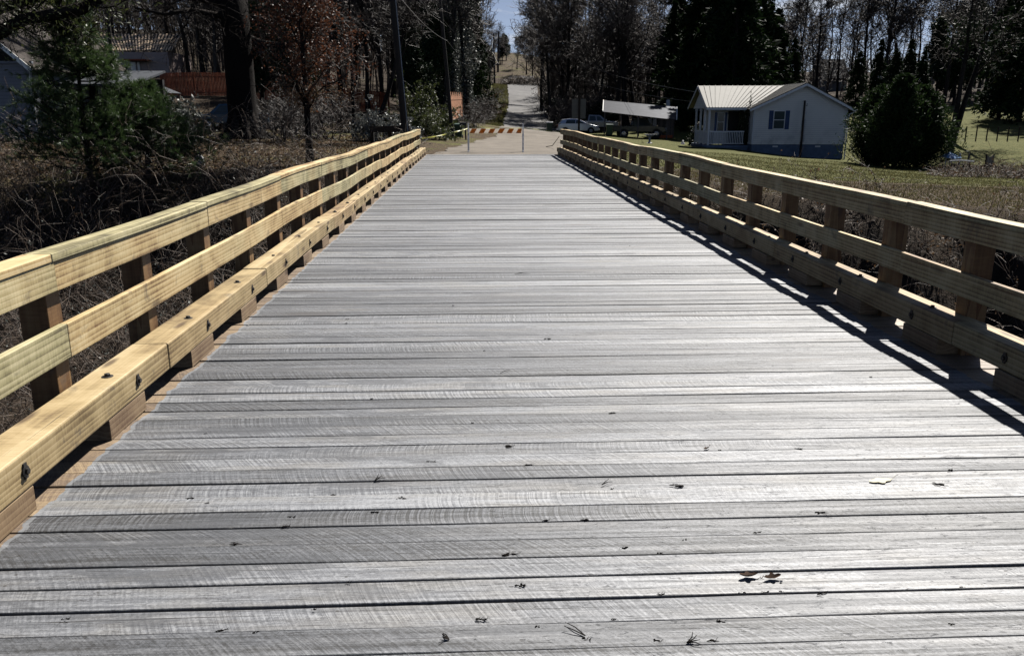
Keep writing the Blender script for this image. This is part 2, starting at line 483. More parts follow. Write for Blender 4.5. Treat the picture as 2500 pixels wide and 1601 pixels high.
JL = [-2.5, -.8, 1.62, 4.05, 6.45, 8.95, 11.4, 13.85, 16.3, 18.7, 21.2, 23.6, 26.0, 28.5, 30.9, 32.6]
JLm = [-2.5, 0.4, 4.12, 8.95, 11.4, 13.85, 18.7, 23.6, 28.5, 32.6]
JR = [-2.5, -.6, 1.8, 3.95, 6.2, 8.86, 11.15, 13.5, 15.8, 18.1, 20.4, 22.7, 25.0, 27.3, 29.6, 32.6]
JRm = [-2.5, 1.8, 6.2, 8.86, 11.15, 15.8, 20.4, 25.0, 29.6, 32.6]
RL = M['treated_rail_lumber']
for side, xi, js, jm in ((-1, -2.078, JL, JLm), (1, 3.325, JR, JRm)):
    xo = xi + side * .04
    a, b = sorted((xi - side * .008, xi + side * (.130 if side < 0 else .108)))
    mb = MB(); board(mb, side, a, b, .934, .975, js); mb.build('cap_rail', RL, bridge, bevel=.005)
    a, b = sorted((xi, xo))
    zf = .781 if side < 0 else .797
    js2 = [q if i in (0, len(js) - 1) else q + .03 for i, q in enumerate(js)]
    mb = MB(); board(mb, side, a, b, zf, .9315, js2); mb.build('top_rail', RL, bridge, bevel=.004)
    mb = MB(); board(mb, side, a, b, .418 if side > 0 else .426, .603 if side < 0 else .580, jm, ph=.6 if side < 0 else .1, jit=.006 if side < 0 else .003); mb.build('middle_rail', RL, bridge, bevel=.004)

PL = [4.09 + 1.222 * i for i in range(-5, 24)]
PR = [8.86 + 1.153 * i for i in range(-9, 21)]
CJL = [-2.6, .35, 4.9, 7.35, 11.05, 13.2, 18.2, 21.8, 25.4, 29.0, 32.62]
CJR = [-2.6, 1.9, 5.2, 8.6, 12.0, 15.6, 19.2, 22.8, 26.4, 29.6, 32.62]
for side, xi, posts, cj in ((-1, -2.118, PL, CJL), (1, 3.367, PR, CJR)):
    xc = -1.888 if side < 0 else 3.205
    a, b = sorted((xc, xc + side * (.21 if side < 0 else .19)))
    mb = MB(); board(mb, side, a, b, .116, .280, cj, amp=.35, jit=.006, gap=.006)
    curb = mb.build('curb', M['curb_timber'], bridge, bevel=.009)
    for yp in posts:
        a2, b2 = sorted((xi, xi + side * .14))
        j = random.uniform(-.01, .01)
        mb = MB(); mb.box(a2, b2, yp - .07 + j, yp + .07 + j, -.62, .928 + wob(side, yp) - .012)
        mb.build('post', M['post_timber'], bridge, bevel=.005)
        yb = yp + .2 + random.uniform(-.03, .03)
        mb = MB(); e = random.uniform(-.012, .006)
        a3, b3 = sorted((xc + side * -e * .4, xc + side * .19))
        mb.box(a3, b3, yb - .235, yb + .235, .003, .113)
        mb.build('curb_block', M['block_timber'], bridge, bevel=.004)
        if yb > 1.5:
            for kind in (0, 1):
                mb = MB()
                yq = yb + random.uniform(-.04, .04)
                zt = .280 + wob(side, yq) * .35
                if kind == 0:
                    c_ = (xc + side * .085, yq, zt)
                    mb.lathe([(.030, -.012), (.030, .002), (.024, .0035), (.0, .0035)], 12, c_)  # dark disc painted in for the shaded hole round the bolt head
                    mb.lathe([(.016, .002), (.016, .014), (.013, .017), (.0, .017)], 6, c_)
                    o = mb.build('bolt', M['bolt_and_hole'], curb)
                else:
                    c_ = (xc, yq + .16, .20 + wob(side, yq) * .35)
                    s_ = -side
                    mb.lathe([(.026, -.012 * s_), (.026, .006 * s_), (.021, .0075 * s_), (.0, .0075 * s_)], 12, c_, axis='x')
                    mb.lathe([(.014, .002 * s_), (.014, .017 * s_), (.0, .018 * s_)], 6, c_, axis='x')
                    mb.box(c_[0] - .006, c_[0] + .006, c_[1] - .012, c_[1] + .012, c_[2] - .032, c_[2] + .036)  # dark bar painted in for the shaded slot at the side bolt
                    o = mb.build('bolt', M['bolt_and_hole'], curb)
for gx in (-1.7, -.1, 1.4, 2.95):
    mb = MB()
    mb.box(gx - .12, gx + .12, YB0, YB1, -.10, -.055); mb.box(gx - .02, gx + .02, YB0, YB1, -.66, -.10); mb.box(gx - .12, gx + .12, YB0, YB1, -.70, -.66)
    mb.build('girder', M['dark_steel'], bridge)
for ya, yb in ((YB1 - .2, YB1 + .6), (YB0 - .8, YB0 + .1)):
    mb = MB(); mb.box(-2.6, 3.9, ya, yb, -4.6, -.06 if ya > 0 else -.06); mb.build('abutment', M['concrete'], bridge)
mb = MB()
for gx in (-2.1, .6, 3.3): mb.box(gx - .2, gx + .2, 15.8, 16.2, -5.0, -1.0)
mb.box(-2.6, 3.8, 15.75, 16.25, -1.0, -.71)
mb.build('pier', M['concrete'], bridge)

# ------------------------------------------------------------------ terrain
CP = [W(592, 338, 42), W(500, 312, 62), W(750, 405, 29), W(600, 380, 33), W(1000, 345, 45), W(1103, 338, 51), W(416, 231, 78), W(560, 231, 76),
      W(858, 268, 74), W(1115, 292, 66), W(330, 190, 88), W(330, 178, 96), W(100, 165, 100), W(50, 335, 32), W(300, 330, 50), W(200, 250, 75),
      W(2048, 397, 50), W(1835, 368, 50), W(1589, 350, 55), W(1474, 324, 78), W(1651, 345, 76), W(1412, 327, 88), W(2195, 415, 41),
      W(2330, 345, 52), W(2400, 265, 85), W(2400, 300, 70), W(2400, 350, 56), W(2260, 290, 80), W(2400, 410, 40), W(2260, 430, 33),
      W(1268, 309, 100), W(1270, 283, 120), W(1268, 260, 140), W(1268, 234, 160), W(1266, 204, 190), W(1250, 314, 88),
      W(1400, 292, 115), W(1700, 262, 120), W(2000, 235, 120), W(1800, 290, 90), W(1240, 152, 260), W(1250, 128, 300), W(1200, 220, 200),
      W(1130, 290, 90), W(1050, 250, 100), W(800, 210, 110), W(500, 160, 130), W(1180, 250, 150), W(1100, 200, 150), W(1350, 240, 170),
      W(1600, 190, 200), W(2000, 180, 200), W(2400, 190, 170), W(600, 80, 220), W(0, 60, 200), W(2500, 220, 110)]
CP += [np.array(q, float) for q in [(5, 35, -.10), (10, 30, -.40), (14, 22, -.50), (19, 28, -.75), (12, 45, -.40), (17, 44, -.75), (0, 33.2, -.03), (3.5, 33.2, -.03), (-3, 33.5, -.02),
      (2, 45, -.2), (4, 60, -.38), (5, 80, -.5), (8, 60, -.5), (-2.5, 40, -.03), (-6, 30, -.2), (-12, 27, -.2), (-20, 26, 0), (-35, 30, .5), (-60, 60, 3),
      (34, 22, -1.2), (60, 30, -1), (80, 80, 2), (0, -8, -.05), (-30, -8, 0), (30, -8, -.2), (8, 20, -.4), (4.5, 27, -.25), (20, 18, -.8),
      (-80, -10, 2), (90, -10, 0), (-200, 100, 18), (220, 100, 10), (-250, 400, 26), (250, 400, 18), (0, 420, 24), (40, 300, 16), (-60, 300, 22)]]
CP = np.array(CP)
def _phi(d2, c=9.0): return np.sqrt(d2 + c)
_D = ((CP[:, None, :2] - CP[None, :, :2]) ** 2).sum(-1)
_A = _phi(_D) + np.eye(len(CP)) * -1.2
_w = np.linalg.solve(_A, CP[:, 2])
BLX = np.array([-200, -30, -16, -10, -6, -2.8, 3.9, 8, 12, 19, 30, 200])
BLY = np.array([24, 24, 24.5, 25.5, 27.5, 32, 26.5, 20.5, 17.6, 17.5, 16, 14])
def terr(x, y):
    x = np.atleast_1d(np.asarray(x, float)); y = np.atleast_1d(np.asarray(y, float))
    z = np.zeros(x.shape)
    fl = x.ravel(); gl = y.ravel(); out = np.zeros(fl.shape)
    for i in range(0, len(fl), 20000):
        d2 = (fl[i:i + 20000, None] - CP[None, :, 0]) ** 2 + (gl[i:i + 20000, None] - CP[None, :, 1]) ** 2
        out[i:i + 20000] = _phi(d2) @ _w
    z = out.reshape(x.shape)
    z = z + .05 * np.sin(x * .9 + y * .37) * np.sin(y * .71 - x * .2) * np.clip((np.hypot(x, y) - 25) / 20, .2, 1) * (np.abs(x - 3) > 4)
    yb = np.interp(x, BLX, BLY) + .5 * np.sin(x * 1.3) + .3 * np.sin(x * 3.1)
    und = (np.abs(x - .6) < 3.6)
    far = sm(0.3, -5.5, y - np.where(und, 32.3, yb))
    near = sm(-3.5, 1.5, y)
    rav = far * near
    zb = -3.9 + .35 * np.sin(x * .8) * np.sin(y * .6) + .25 * np.sin(x * 2.1 + y)
    return z * (1 - rav) + zb * rav
def T(x, y): return float(terr(x, y)[0])

def axis(parts):
    out = []
    for a, b, st in parts: out += list(np.arange(a, b, st))
    return np.array(out + [parts[-1][1]])
gx = axis([(-420, -120, 15), (-120, -45, 3.5), (-45, -22, 1.0), (-22, 26, .45), (26, 50, 1.0), (50, 120, 3.5), (120, 420, 15)])
gy = axis([(-40, -6, 3), (-6, 64, .45), (64, 130, 1.3), (130, 230, 3), (230, 700, 14)])
X, Y = np.meshgrid(gx, gy)
Z = terr(X, Y)
V = np.stack([X.ravel(), Y.ravel(), Z.ravel()], 1)
nx_, ny_ = len(gx), len(gy)
I = (np.arange(ny_ - 1)[:, None] * nx_ + np.arange(nx_ - 1)[None, :]).ravel()
F = np.stack([I, I + 1, I + 1 + nx_, I + nx_], 1)

t = NT('ground_cover')
P = t.pos()
cov = t.attr('cover', 'Color'); cs = t.sep(cov)
n1 = t.noise(P, .35, 5, .6); n2 = t.noise(P, 2.3, 6, .65); n3 = t.noise(P, 14.0, 4, .7)
gr = t.ramp(t.math('ADD', t.math('MULTIPLY', n2, .6), t.math('MULTIPLY', n3, .45)), [(.3, (.034, .045, .010)), (.52, (.092, .096, .024)), (.75, (.175, .150, .058))])
br = t.ramp(t.math('ADD', t.math('MULTIPLY', n2, .5), t.math('MULTIPLY', n3, .5)), [(.3, (.025, .017, .010)), (.5, (.070, .049, .029)), (.75, (.15, .112, .070))])
di = t.ramp(n2, [(.3, (.020, .014, .010)), (.7, (.055, .040, .028))])
gf = t.math('ADD', cs[0], t.math('MULTIPLY', t.math('SUBTRACT', n1, .5), 1.6))
gf = t.math('ADD', gf, t.math('MULTIPLY', t.math('SUBTRACT', n2, .5), .8))
gf = t.ramp(gf, [(.36, 0.0), (.72, 1.0)])
c = t.mix(gf, br, gr)
# fallen leaves: pale flecks
vv = t.vor(t.scale(P, (9, 9, 9)), 1.0); vc = t.vor(t.scale(P, (9, 9, 9)), 1.0, out='Color')
lf = t.math('MULTIPLY', t.ramp(vv, [(.22, 1.0), (.30, 0.0)]), t.ramp(t.sep(vc)[0], [(.55, 0.0), (.62, 1.0)]))
lf = t.math('MULTIPLY', lf, cs[1])
c = t.mix(lf, c, t.ramp(t.sep(vc)[1], [(0, (.20, .11, .05)), (1, (.46, .33, .20))]))
c = t.mix(cs[2], c, di)
M['ground'] = t.out(c, .95, t.bump(t.math('ADD', n3, t.math('MULTIPLY', n2, 2.0)), .8, .06), Specular_IOR_Level=.15)

ter = nparr('ground', V, F, M['ground'], smooth=True)
struct(ter)
# what covers the ground where: r = grass, g = dead leaves, b = bare dark soil of the ravine, and painted shade under the far woods
ybk = np.interp(X, BLX, BLY)
grass = .25 + 0 * X
right = X > 4.2
grass = np.where(right, 1.0 * sm(1.8, 6.5, Y - ybk - 2.0 - .12 * X) + .10, grass)
grass = np.where(right & (Y > 95), .2, grass)
grass = np.where(~right, .30 + .18 * np.sin(X * .5 + 1) * np.sin(Y * .3) + .35 * np.exp(-((X + 9) ** 2 / 60 + (Y - 52) ** 2 / 60)) + .5 * np.exp(-((X + 3) ** 2 / 8 + (Y - 62) ** 2 / 200)), grass)
vrg = np.exp(-((X - (2.6 + (Y - 100) * .03)) ** 2) / 8) * (Y > 84) * (Y < 215)
grass = np.maximum(grass, vrg * 1.1)
grass = np.where((Y > 220), .15, grass)
leaf = np.where(right, .12, .85) * np.ones_like(X)
leaf = np.where(vrg > .3, .1, leaf)
bare = 1 - sm(-1.5, .6, Y - ybk + .4 * np.sin(X * 2))
bare = np.where(Y < -3, .3, bare)
bare = np.where((vrg < .3) & (Y > 66) & ~((X > 34) & (Y < 92)) & ~((X > 3) & (X < 30) & (Y < 92)), np.maximum(bare, .75 * sm(66, 80, Y)), bare)  # far wood floor: darker litter, with the shade of the trees put into the colour
bare = np.where((Y > 225) & (X > 5) & (X < 40), 0.0, bare)
grass = np.where((Y > 225) & (X > -5) & (X < 40), .34, grass)
cc = np.stack([np.clip(grass, 0, 1), leaf, np.clip(bare, 0, 1), np.ones_like(X)], -1).reshape(-1, 4).astype(np.float32)
ca = ter.data.attributes.new('cover', 'FLOAT_COLOR', 'POINT'); ca.data.foreach_set('color', cc.ravel())

# ------------------------------------------------------------------ road
t = NT('worn_asphalt')
P = t.pos(); a = t.noise(P, .5, 5, .6); b = t.noise(P, 30, 3, .7); c_ = t.noise(t.scale(P, (1.3, .25, 1)), 1.0, 4)
f = t.math('ADD', t.math('MULTIPLY', a, .6), t.math('ADD', t.math('MULTIPLY', b, .2), t.math('MULTIPLY', c_, .25)))
c = t.ramp(f, [(.3, (.10, .085, .068)), (.55, (.185, .16, .13)), (.8, (.27, .24, .20))])
ck = t.ramp(t.noise(t.scale(P, (1, 1, 1)), 1.1, 4, .6, 1.5), [(.49, 0.0), (.5, .5), (.51, 0.0)])
c = t.mix(ck, c, (.05, .045, .04))
c = t.mix(t.ramp(t.math('DIVIDE', t.sep(P)[1], 200.0), [(.36, 0.0), (.48, .8)]), c, t.ramp(f, [(.3, (.10, .10, .105)), (.8, (.20, .20, .20))]))
M['road'] = t.out(c, .9, t.bump(b, .4, .01), Specular_IOR_Level=.25)
def edge(pts, y): return np.interp(y, [p[0] for p in pts], [p[1] for p in pts])
EL_ = [(32.8, -1.6), (40, -1.0), (52, .4), (61, 1.7), (80, 2.9), (100, W(1226, 309, 100)[0]), (120, W(1234, 283, 120)[0]), (140, W(1238, 260, 140)[0]), (160, W(1239, 234, 160)[0]), (197, W(1238, 204, 190)[0]), (230, 9.5)]
ER_ = [(32.8, 3.95), (45, 4.9), (61, 6.6), (80, 8.2), (100, 9.6), (120, 10.6), (140, 11.6), (160, 12.2), (197, 14.6), (230, 16.0)]
ys = np.concatenate([np.arange(32.75, 64, .45), np.arange(64, 130, 1.3), np.arange(130, 231, 3)])
V = []; F = []
NW = 14
for i, yy in enumerate(ys):
    a = edge(EL_, yy) + .12 * math.sin(yy * 1.1) + .08 * math.sin(yy * 2.7); b = edge(ER_, yy) + .08 * math.sin(yy * .8)
    for j in range(NW + 1):
        V.append((a + (b - a) * j / NW, yy, 0))
V = np.array(V)
lift = .035 + .0012 * np.maximum(V[:, 1] - 50, 0)
V[:, 2] = terr(V[:, 0], V[:, 1]) + lift
V[:, 2] = np.where(V[:, 1] < 33.6, np.maximum(V[:, 2], -.012), V[:, 2])
for i in range(len(ys) - 1):
    for j in range(NW): F.append((i * (NW + 1) + j, i * (NW + 1) + j + 1, (i + 1) * (NW + 1) + j + 1, (i + 1) * (NW + 1) + j))
road = nparr('road', V, np.array(F), M['road'], smooth=True); struct(road)
#@@PLANTS
# ------------------------------------------------------------------ plants
simple('bark', (.026, .021, .018), .92, .45, 6, .7, .03, Specular_IOR_Level=.12)
simple('grey_bark', (.055, .048, .041), .9, .4, 6, .6, .02, Specular_IOR_Level=.15)
simple('twig_bark', (.060, .046, .038), .62, .6, 3)
simple('brush_stem', (.13, .095, .07), .6, .6, 3)
def leafm(name, a, b, rough=.5, trans=.25, spec=.4):
    t = NT(name)
    r = t.attr()
    c = t.ramp(r, [(0, a), (1, b)])
    tr = t.n('ShaderNodeBsdfTranslucent'); t.put(tr.inputs[0], c)
    ms = t.n('ShaderNodeMixShader'); ms.inputs[0].default_value = trans
    t.out(c, rough, None, Specular_IOR_Level=spec)
    out = t.t.nodes['Material Output']
    t.t.links.new(t.b.outputs[0], ms.inputs[1]); t.t.links.new(tr.outputs[0], ms.inputs[2]); t.t.links.new(ms.outputs[0], out.inputs[0])
    M[name] = t.m
leafm('pine_needle', (.026, .052, .016), (.085, .135, .042), .42, .35)
leafm('dark_needle', (.006, .014, .006), (.020, .036, .010), .65, .15, .1)
leafm('juniper_needle', (.011, .022, .008), (.036, .062, .017), .6, .25, .12)
leafm('dark_leaf', (.010, .022, .010), (.030, .046, .016), .55, .12, .15)
leafm('glossy_leaf', (.05, .06, .05), (.15, .16, .14), .5, .15, .3)
leafm('flecked_leaf', (.05, .06, .05), (.34, .35, .32), .34, .15, .7)
leafm('rust_leaf', (.055, .022, .013), (.17, .068, .034), .55, .35)
leafm('olive_leaf', (.035, .05, .015), (.10, .115, .035), .5, .3)
leafm('brown_leaf', (.065, .038, .020), (.19, .115, .062), .6, .3)
leafm('grass_blade', (.050, .058, .018), (.17, .15, .06), .55, .35)

def tubes(P, Rr, n=3):
    """P (N,K,3) polylines, Rr (N,K) radii -> verts, quads"""
    N, K, _ = P.shape
    D = np.empty_like(P); D[:, 1:-1] = P[:, 2:] - P[:, :-2]; D[:, 0] = P[:, 1] - P[:, 0]; D[:, -1] = P[:, -1] - P[:, -2]
    D /= (np.linalg.norm(D, axis=2, keepdims=True) + 1e-9)
    ref = np.array([.31, .22, .92]) if False else RS.randn(N, 1, 3)
    A = np.cross(D, ref); A /= (np.linalg.norm(A, axis=2, keepdims=True) + 1e-9); B = np.cross(D, A)
    an = np.arange(n) * 2 * np.pi / n
    V = P[:, :, None, :] + Rr[:, :, None, None] * (A[:, :, None, :] * np.cos(an)[None, None, :, None] + B[:, :, None, :] * np.sin(an)[None, None, :, None])
    idx = np.arange(N * K * n).reshape(N, K, n)
    a = idx[:, :-1, :]; b = np.roll(idx, -1, axis=2)[:, :-1, :]; c = np.roll(idx, -1, axis=2)[:, 1:, :]; d = idx[:, 1:, :]
    F = np.stack([a, b, c, d], -1).reshape(-1, 4)
    return V.reshape(-1, 3), F
def unit(v): return v / (np.linalg.norm(v, axis=-1, keepdims=True) + 1e-9)
def grow(base, dirs, length, K, bend=.25, up=.1, droop=0.0):
    """N polylines of K points starting at base with direction dirs"""
    N = len(base); P = np.empty((N, K, 3)); P[:, 0] = base; d = unit(dirs.copy())
    st = np.asarray(length).reshape(-1, 1) / (K - 1)
    for k_ in range(1, K):
        d = unit(d + RS.randn(N, 3) * bend + np.array([0, 0, up - droop * k_]))
        P[:, k_] = P[:, k_ - 1] + d * st
    return P
def children(P, per, tmin=.25, spread=.9, up=.2):
    """start points and directions of side shoots along polylines"""
    N, K, _ = P.shape
    t_ = tmin + (1 - tmin) * RS.rand(N, per); t_ = t_ * (K - 1) * .999
    i = t_.astype(int); f = (t_ - i)[..., None]
    n_ = np.arange(N)[:, None]
    pt = P[n_, i] * (1 - f) + P[n_, i + 1] * f
    dd = unit(P[n_, i + 1] - P[n_, i])
    sd = unit(np.cross(dd, RS.randn(N, per, 3)))
    out = unit(dd * (1 - spread * .45) + sd * spread + np.array([0, 0, up]))
    return pt.reshape(-1, 3), out.reshape(-1, 3), (t_ / (K - 1)).reshape(-1)
def cat(parts):
    V = []; F = []; o = 0
    for v, f in parts: V.append(v); F.append(f + o); o += len(v)
    return np.concatenate(V), np.concatenate(F)
def blades(C, size, aspect=.35, flat=None, n_dir=None):
    """small leaf faces: centres C (N,3), rhombus leaves"""
    N = len(C); a = unit(RS.randn(N, 3)) if n_dir is None else unit(n_dir + RS.randn(N, 3) * .35)
    b = unit(np.cross(a, RS.randn(N, 3)))
    s_ = (size * (.6 + .8 * RS.rand(N)))[:, None] if np.isscalar(size) else size[:, None]
    V = np.stack([C - a * s_, C + b * s_ * aspect - a * s_ * .1, C + a * s_, C - b * s_ * aspect - a * s_ * .1], 1)
    return V.reshape(-1, 3), np.arange(N * 4).reshape(-1, 4)

def bare_tree(H, r0, n1=15, n2=7, n3=7, n4=4, clear=.28, lean=(0, 0), spread=.32, fork=False, tw=1.0, bend=.05):
    """returns (trunk+limbs mesh data, twig mesh data)"""
    K = 9
    base = np.array([[0, 0, -.4]])
    P0 = grow(base, np.array([[lean[0], lean[1], 1.0]]), np.array([H * .93 + .4]), K, bend, .12)
    tt = np.linspace(0, 1, K)
    R0 = (r0 * (1 - .86 * tt ** .9))[None, :]; R0[0, 0] *= 1.35
    p, d, t_ = children(P0, n1, clear, .8, .35)
    L1 = H * spread * (1.25 - .75 * t_) * (.7 + .6 * RS.rand(len(t_)))
    P1 = grow(p, d, L1, 7, .16, .09)
    r1 = r0 * (1 - .84 * t_) * .42
    R1 = r1[:, None] * np.linspace(1, .25, 7)[None, :]
    parts = [tubes(P0, R0, 9)]
    v, f = tubes(P1, R1, 5); parts.append((v, f))
    p, d, t2 = children(P1, n2, .2, .85, .18)
    L2 = np.repeat(L1, n2) * .46 * (.6 + .8 * RS.rand(len(t2)))
    P2 = grow(p, d, L2, 5, .2, .06)
    r2 = np.repeat(r1, n2) * .42 * (1 - .5 * t2)
    R2 = np.maximum(r2[:, None] * np.linspace(1, .3, 5)[None, :], .007 * tw)
    parts.append(tubes(P2, R2, 4))
    p, d, t3 = children(P2, n3, .1, .9, .1)
    L3 = np.repeat(L2, n3) * .45 * (.6 + .8 * RS.rand(len(t3)))
    P3 = grow(p, d, L3, 4, .25, .05)
    R3 = np.maximum((np.repeat(r2, n3) * .45)[:, None] * np.linspace(1, .4, 4)[None, :], .0065 * tw)
    tp = [tubes(P3, R3, 3)]
    p, d, t4 = children(P3, n4, .1, .9, .05)
    L4 = np.repeat(L3, n4) * .55 * (.5 + RS.rand(len(t4)))
    P4 = grow(p, d, L4, 3, .3, .03)
    tp.append(tubes(P4, np.full((len(P4), 3), .0055 * tw) * np.array([1, .8, .5]), 3))
    return cat(parts), cat(tp), (P3, P4)

def conifer(H, r0, rad, nb=120, nl=90, leaf=.22, base=.08, shape=1.0, droop=.25, aspect=.3, up=.0):
    P0 = grow(np.array([[0, 0, -.3]]), np.array([[0, 0, 1.0]]), np.array([H + .3]), 7, .015, .1)
    R0 = (r0 * (1 - .93 * np.linspace(0, 1, 7)))[None, :]
    t_ = base + (1 - base) * RS.rand(nb) ** .85
    ang = RS.rand(nb) * 6.283
    z = t_ * H
    Lb = rad * ((1 - (t_ - base) / (1 - base)) ** shape * .95 + .06) * (.7 + .5 * RS.rand(nb))
    d = np.stack([np.cos(ang), np.sin(ang), np.full(nb, up) + .1 * RS.randn(nb)], 1)
    kk = np.clip(t_ * 6, 0, 5.99).astype(int); fr = (t_ * 6 - kk)[:, None]
    pb = P0[0, kk] * (1 - fr) + P0[0, kk + 1] * fr; pb[:, 2] = z
    P1 = grow(pb, d, Lb, 5, .10, .04, droop * .3)
    tr = cat([tubes(P0, R0, 8), tubes(P1, (r0 * .16 * np.ones(nb))[:, None] * np.linspace(1, .3, 5)[None, :], 4)])
    p, dd, _ = children(P1, nl, .12, .75, .05)
    n_ = len(p); ext = np.repeat(Lb, nl) * .20
    c = p + dd * (RS.rand(n_) * ext)[:, None] + RS.randn(n_, 3) * .03
    lf = blades(c, leaf, aspect, n_dir=dd)
    return tr, lf

def mesh_of(name, vf, mat, smooth=False): return nparr(name, vf[0], vf[1], mat, parent=False, smooth=smooth)
def place(name, label, cat_, pos, rz, sc, parts, group=None, tilt=(0, 0)):
    e = empty(name, label, cat_, pos, rz, group)
    e.scale = sc if hasattr(sc, '__len__') else (sc, sc, sc)
    e.rotation_euler.x = tilt[0]; e.rotation_euler.y = tilt[1]
    for nm, me in parts:
        o = bpy.data.objects.new(nm, me); COL.objects.link(o); o.parent = e
    return e
def at(px, d, py=None):
    """a point on the ground under photo column px at depth d"""
    q = W(px, 271 if py is None else py, d)
    return np.array([q[0], q[1], T(q[0], q[1])])

# variants of bare trees, shared by the wood's copies
BV = []
for i in range(7):
    H = 15
    a, b, _ = bare_tree(H, .20 + .03 * (i % 3), 17 + (i % 3) * 3, 7, 7, 4, .2 + .05 * (i % 4), (RS.randn() * .06, RS.randn() * .06), .27 + .03 * (i % 3), tw=3.2)
    BV.append([('trunk', mesh_of('bare_trunk', a, M['bark'] if i % 2 else M['grey_bark'], True)), ('crown', mesh_of('bare_crown', b, M['twig_bark']))])
TV = []   # slender pole-like trees of the skyline
for i in range(4):
    a, b, _ = bare_tree(15, .15, 15, 6, 6, 4, .38, (RS.randn() * .05, RS.randn() * .05), .20, tw=3.0)
    TV.append([('trunk', mesh_of('slender_trunk', a, M['bark'], True)), ('crown', mesh_of('slender_crown', b, M['twig_bark']))])
CV = []   # conifers
for i in range(4):
    a, b = conifer(13, .2, 2.7 + .4 * i, 150, 60, .26, .05, .8, .3, .28)
    CV.append([('trunk', mesh_of('conifer_trunk', a, M['bark'], True)), ('crown', mesh_of('conifer_crown', b, M['dark_needle']))])
# broad evergreen (magnolia / holly like) variants
EV = []
for i in range(3):
    a, b, (P3, P4) = bare_tree(11, .2, 20, 6, 5, 2, .12, (0, 0), .22, tw=2)
    idx = RS.randint(0, len(P4), 15000)
    c = P4[idx, RS.randint(0, 3, 15000)] + RS.randn(15000, 3) * .25
    EV.append([('trunk', mesh_of('evergreen_trunk', a, M['bark'], True)), ('crown', mesh_of('evergreen_crown', blades(c, .16, .45), M['dark_leaf']))])
# shrubs
def shrub(n, H, rad, leafn=0, leaf=.06, tw=1.0):
    base = np.stack([RS.randn(n) * rad * .18, RS.randn(n) * rad * .18, np.full(n, -.1)], 1)
    ang = RS.rand(n) * 6.283; el = .35 + RS.rand(n) * 1.0
    d = np.stack([np.cos(ang) * np.cos(el) * rad / H * 1.5, np.sin(ang) * np.cos(el) * rad / H * 1.5, np.sin(el)], 1)
    P = grow(base, d, H * (.6 + .5 * RS.rand(n)), 6, .18, .05, .03)
    tp = [tubes(P, (.012 * tw * np.ones(n))[:, None] * np.linspace(1, .4, 6)[None], 4)]
    p, dd, _ = children(P, 7, .25, .9, .1)
    P2 = grow(p, dd, H * .30 * (.5 + RS.rand(len(p))), 4, .25, .03)
    tp.append(tubes(P2, np.full((len(P2), 4), .006 * tw), 3))
    p, dd, _ = children(P2, 4, .2, .9, .05)
    P3 = grow(p, dd, H * .14 * (.5 + RS.rand(len(p))), 3, .3, .0)
    tp.append(tubes(P3, np.full((len(P3), 3), .0045 * tw), 3))
    lf = None
    if leafn:
        ii = RS.randint(0, len(P3), leafn)
        lf = blades(P3[ii, RS.randint(0, 3, leafn)] + RS.randn(leafn, 3) * .03, leaf, .45)
    return cat(tp), lf
SV = []
for i in range(3):
    a, _ = shrub(26, 2.6, 1.7, tw=2.2); SV.append([('stems', mesh_of('bare_shrub_stems', a, M['twig_bark']))])
def leafy(n, H, rad, ln, leaf, mat, tw=1.2):
    a, l_ = shrub(n, H, rad, ln, leaf, tw)
    return [('stems', mesh_of('shrub_stems', a, M['twig_bark'])), ('foliage', mesh_of('shrub_foliage', l_, mat))]
LG = leafy(26, 1.9, 1.5, 5000, .07, M['glossy_leaf'])
LF = leafy(26, 1.9, 1.5, 5000, .065, M['flecked_leaf'])
LO = leafy(24, 2.4, 1.6, 7000, .07, M['olive_leaf'])
LD = leafy(24, 1.8, 1.3, 9000, .07, M['dark_leaf'])
LB = leafy(24, 2.0, 1.5, 3500, .07, M['brown_leaf'])
def rr(): return random.uniform(0, 6.28)
ORD = ['first', 'second', 'third', 'fourth', 'fifth', 'sixth', 'seventh', 'eighth', 'ninth', 'tenth', 'eleventh', 'twelfth', 'thirteenth', 'fourteenth', 'fifteenth', 'sixteenth']

def row(kind, name, cat_, where, spec, group, variants, jit=.12):
    spec = sorted(spec)
    for i, (px, d, h) in enumerate(spec):
        p = at(px, d)
        v = variants[(i * 5 + int(px)) % len(variants)]
        lab = '%s %s, %s from left' % (kind, where, ORD[i]) if len(spec) > 1 else '%s %s' % (kind, where)
        place(name, lab, cat_, p, rr(), (h * random.uniform(.92, 1.1), h * random.uniform(.92, 1.1), h), v, group)

# the wood right of the road (h is a scale on a 15 m tree)
row('tall bare grey tree', 'bare_tree', 'tree', 'right of the uphill road', [(1322, 128, 1.35), (1345, 112, 1.15), (1365, 122, 1.35), (1330, 150, 1.45), (1385, 108, 1.2)], 'bare trees of the wood right of the road', BV)
row('bushy bare tree', 'bare_tree', 'tree', 'between the road and the carport', [(1385, 130, 1.35), (1405, 112, 1.1), (1432, 124, 1.3), (1455, 105, 1.15), (1478, 135, 1.4)], 'bare trees of the wood right of the road', BV)
row('dark bare tree', 'bare_tree', 'tree', 'in the wood behind the carport', [(1500, 102, 1.2), (1528, 120, 1.3), (1552, 106, 1.15), (1585, 125, 1.35), (1610, 108, 1.1), (1640, 122, 1.2)], 'bare trees of the wood right of the road', BV)
row('dark green conifer', 'conifer', 'tree', 'close behind the metal roofed house', [(1640, 92, 1.0), (1675, 86, 1.15), (1715, 90, 1.3), (1755, 84, 1.35), (1790, 80, 1.4), (1822, 86, 1.3), (1850, 90, 1.0), (1893, 88, .85)], 'conifers behind the metal roofed house', CV)
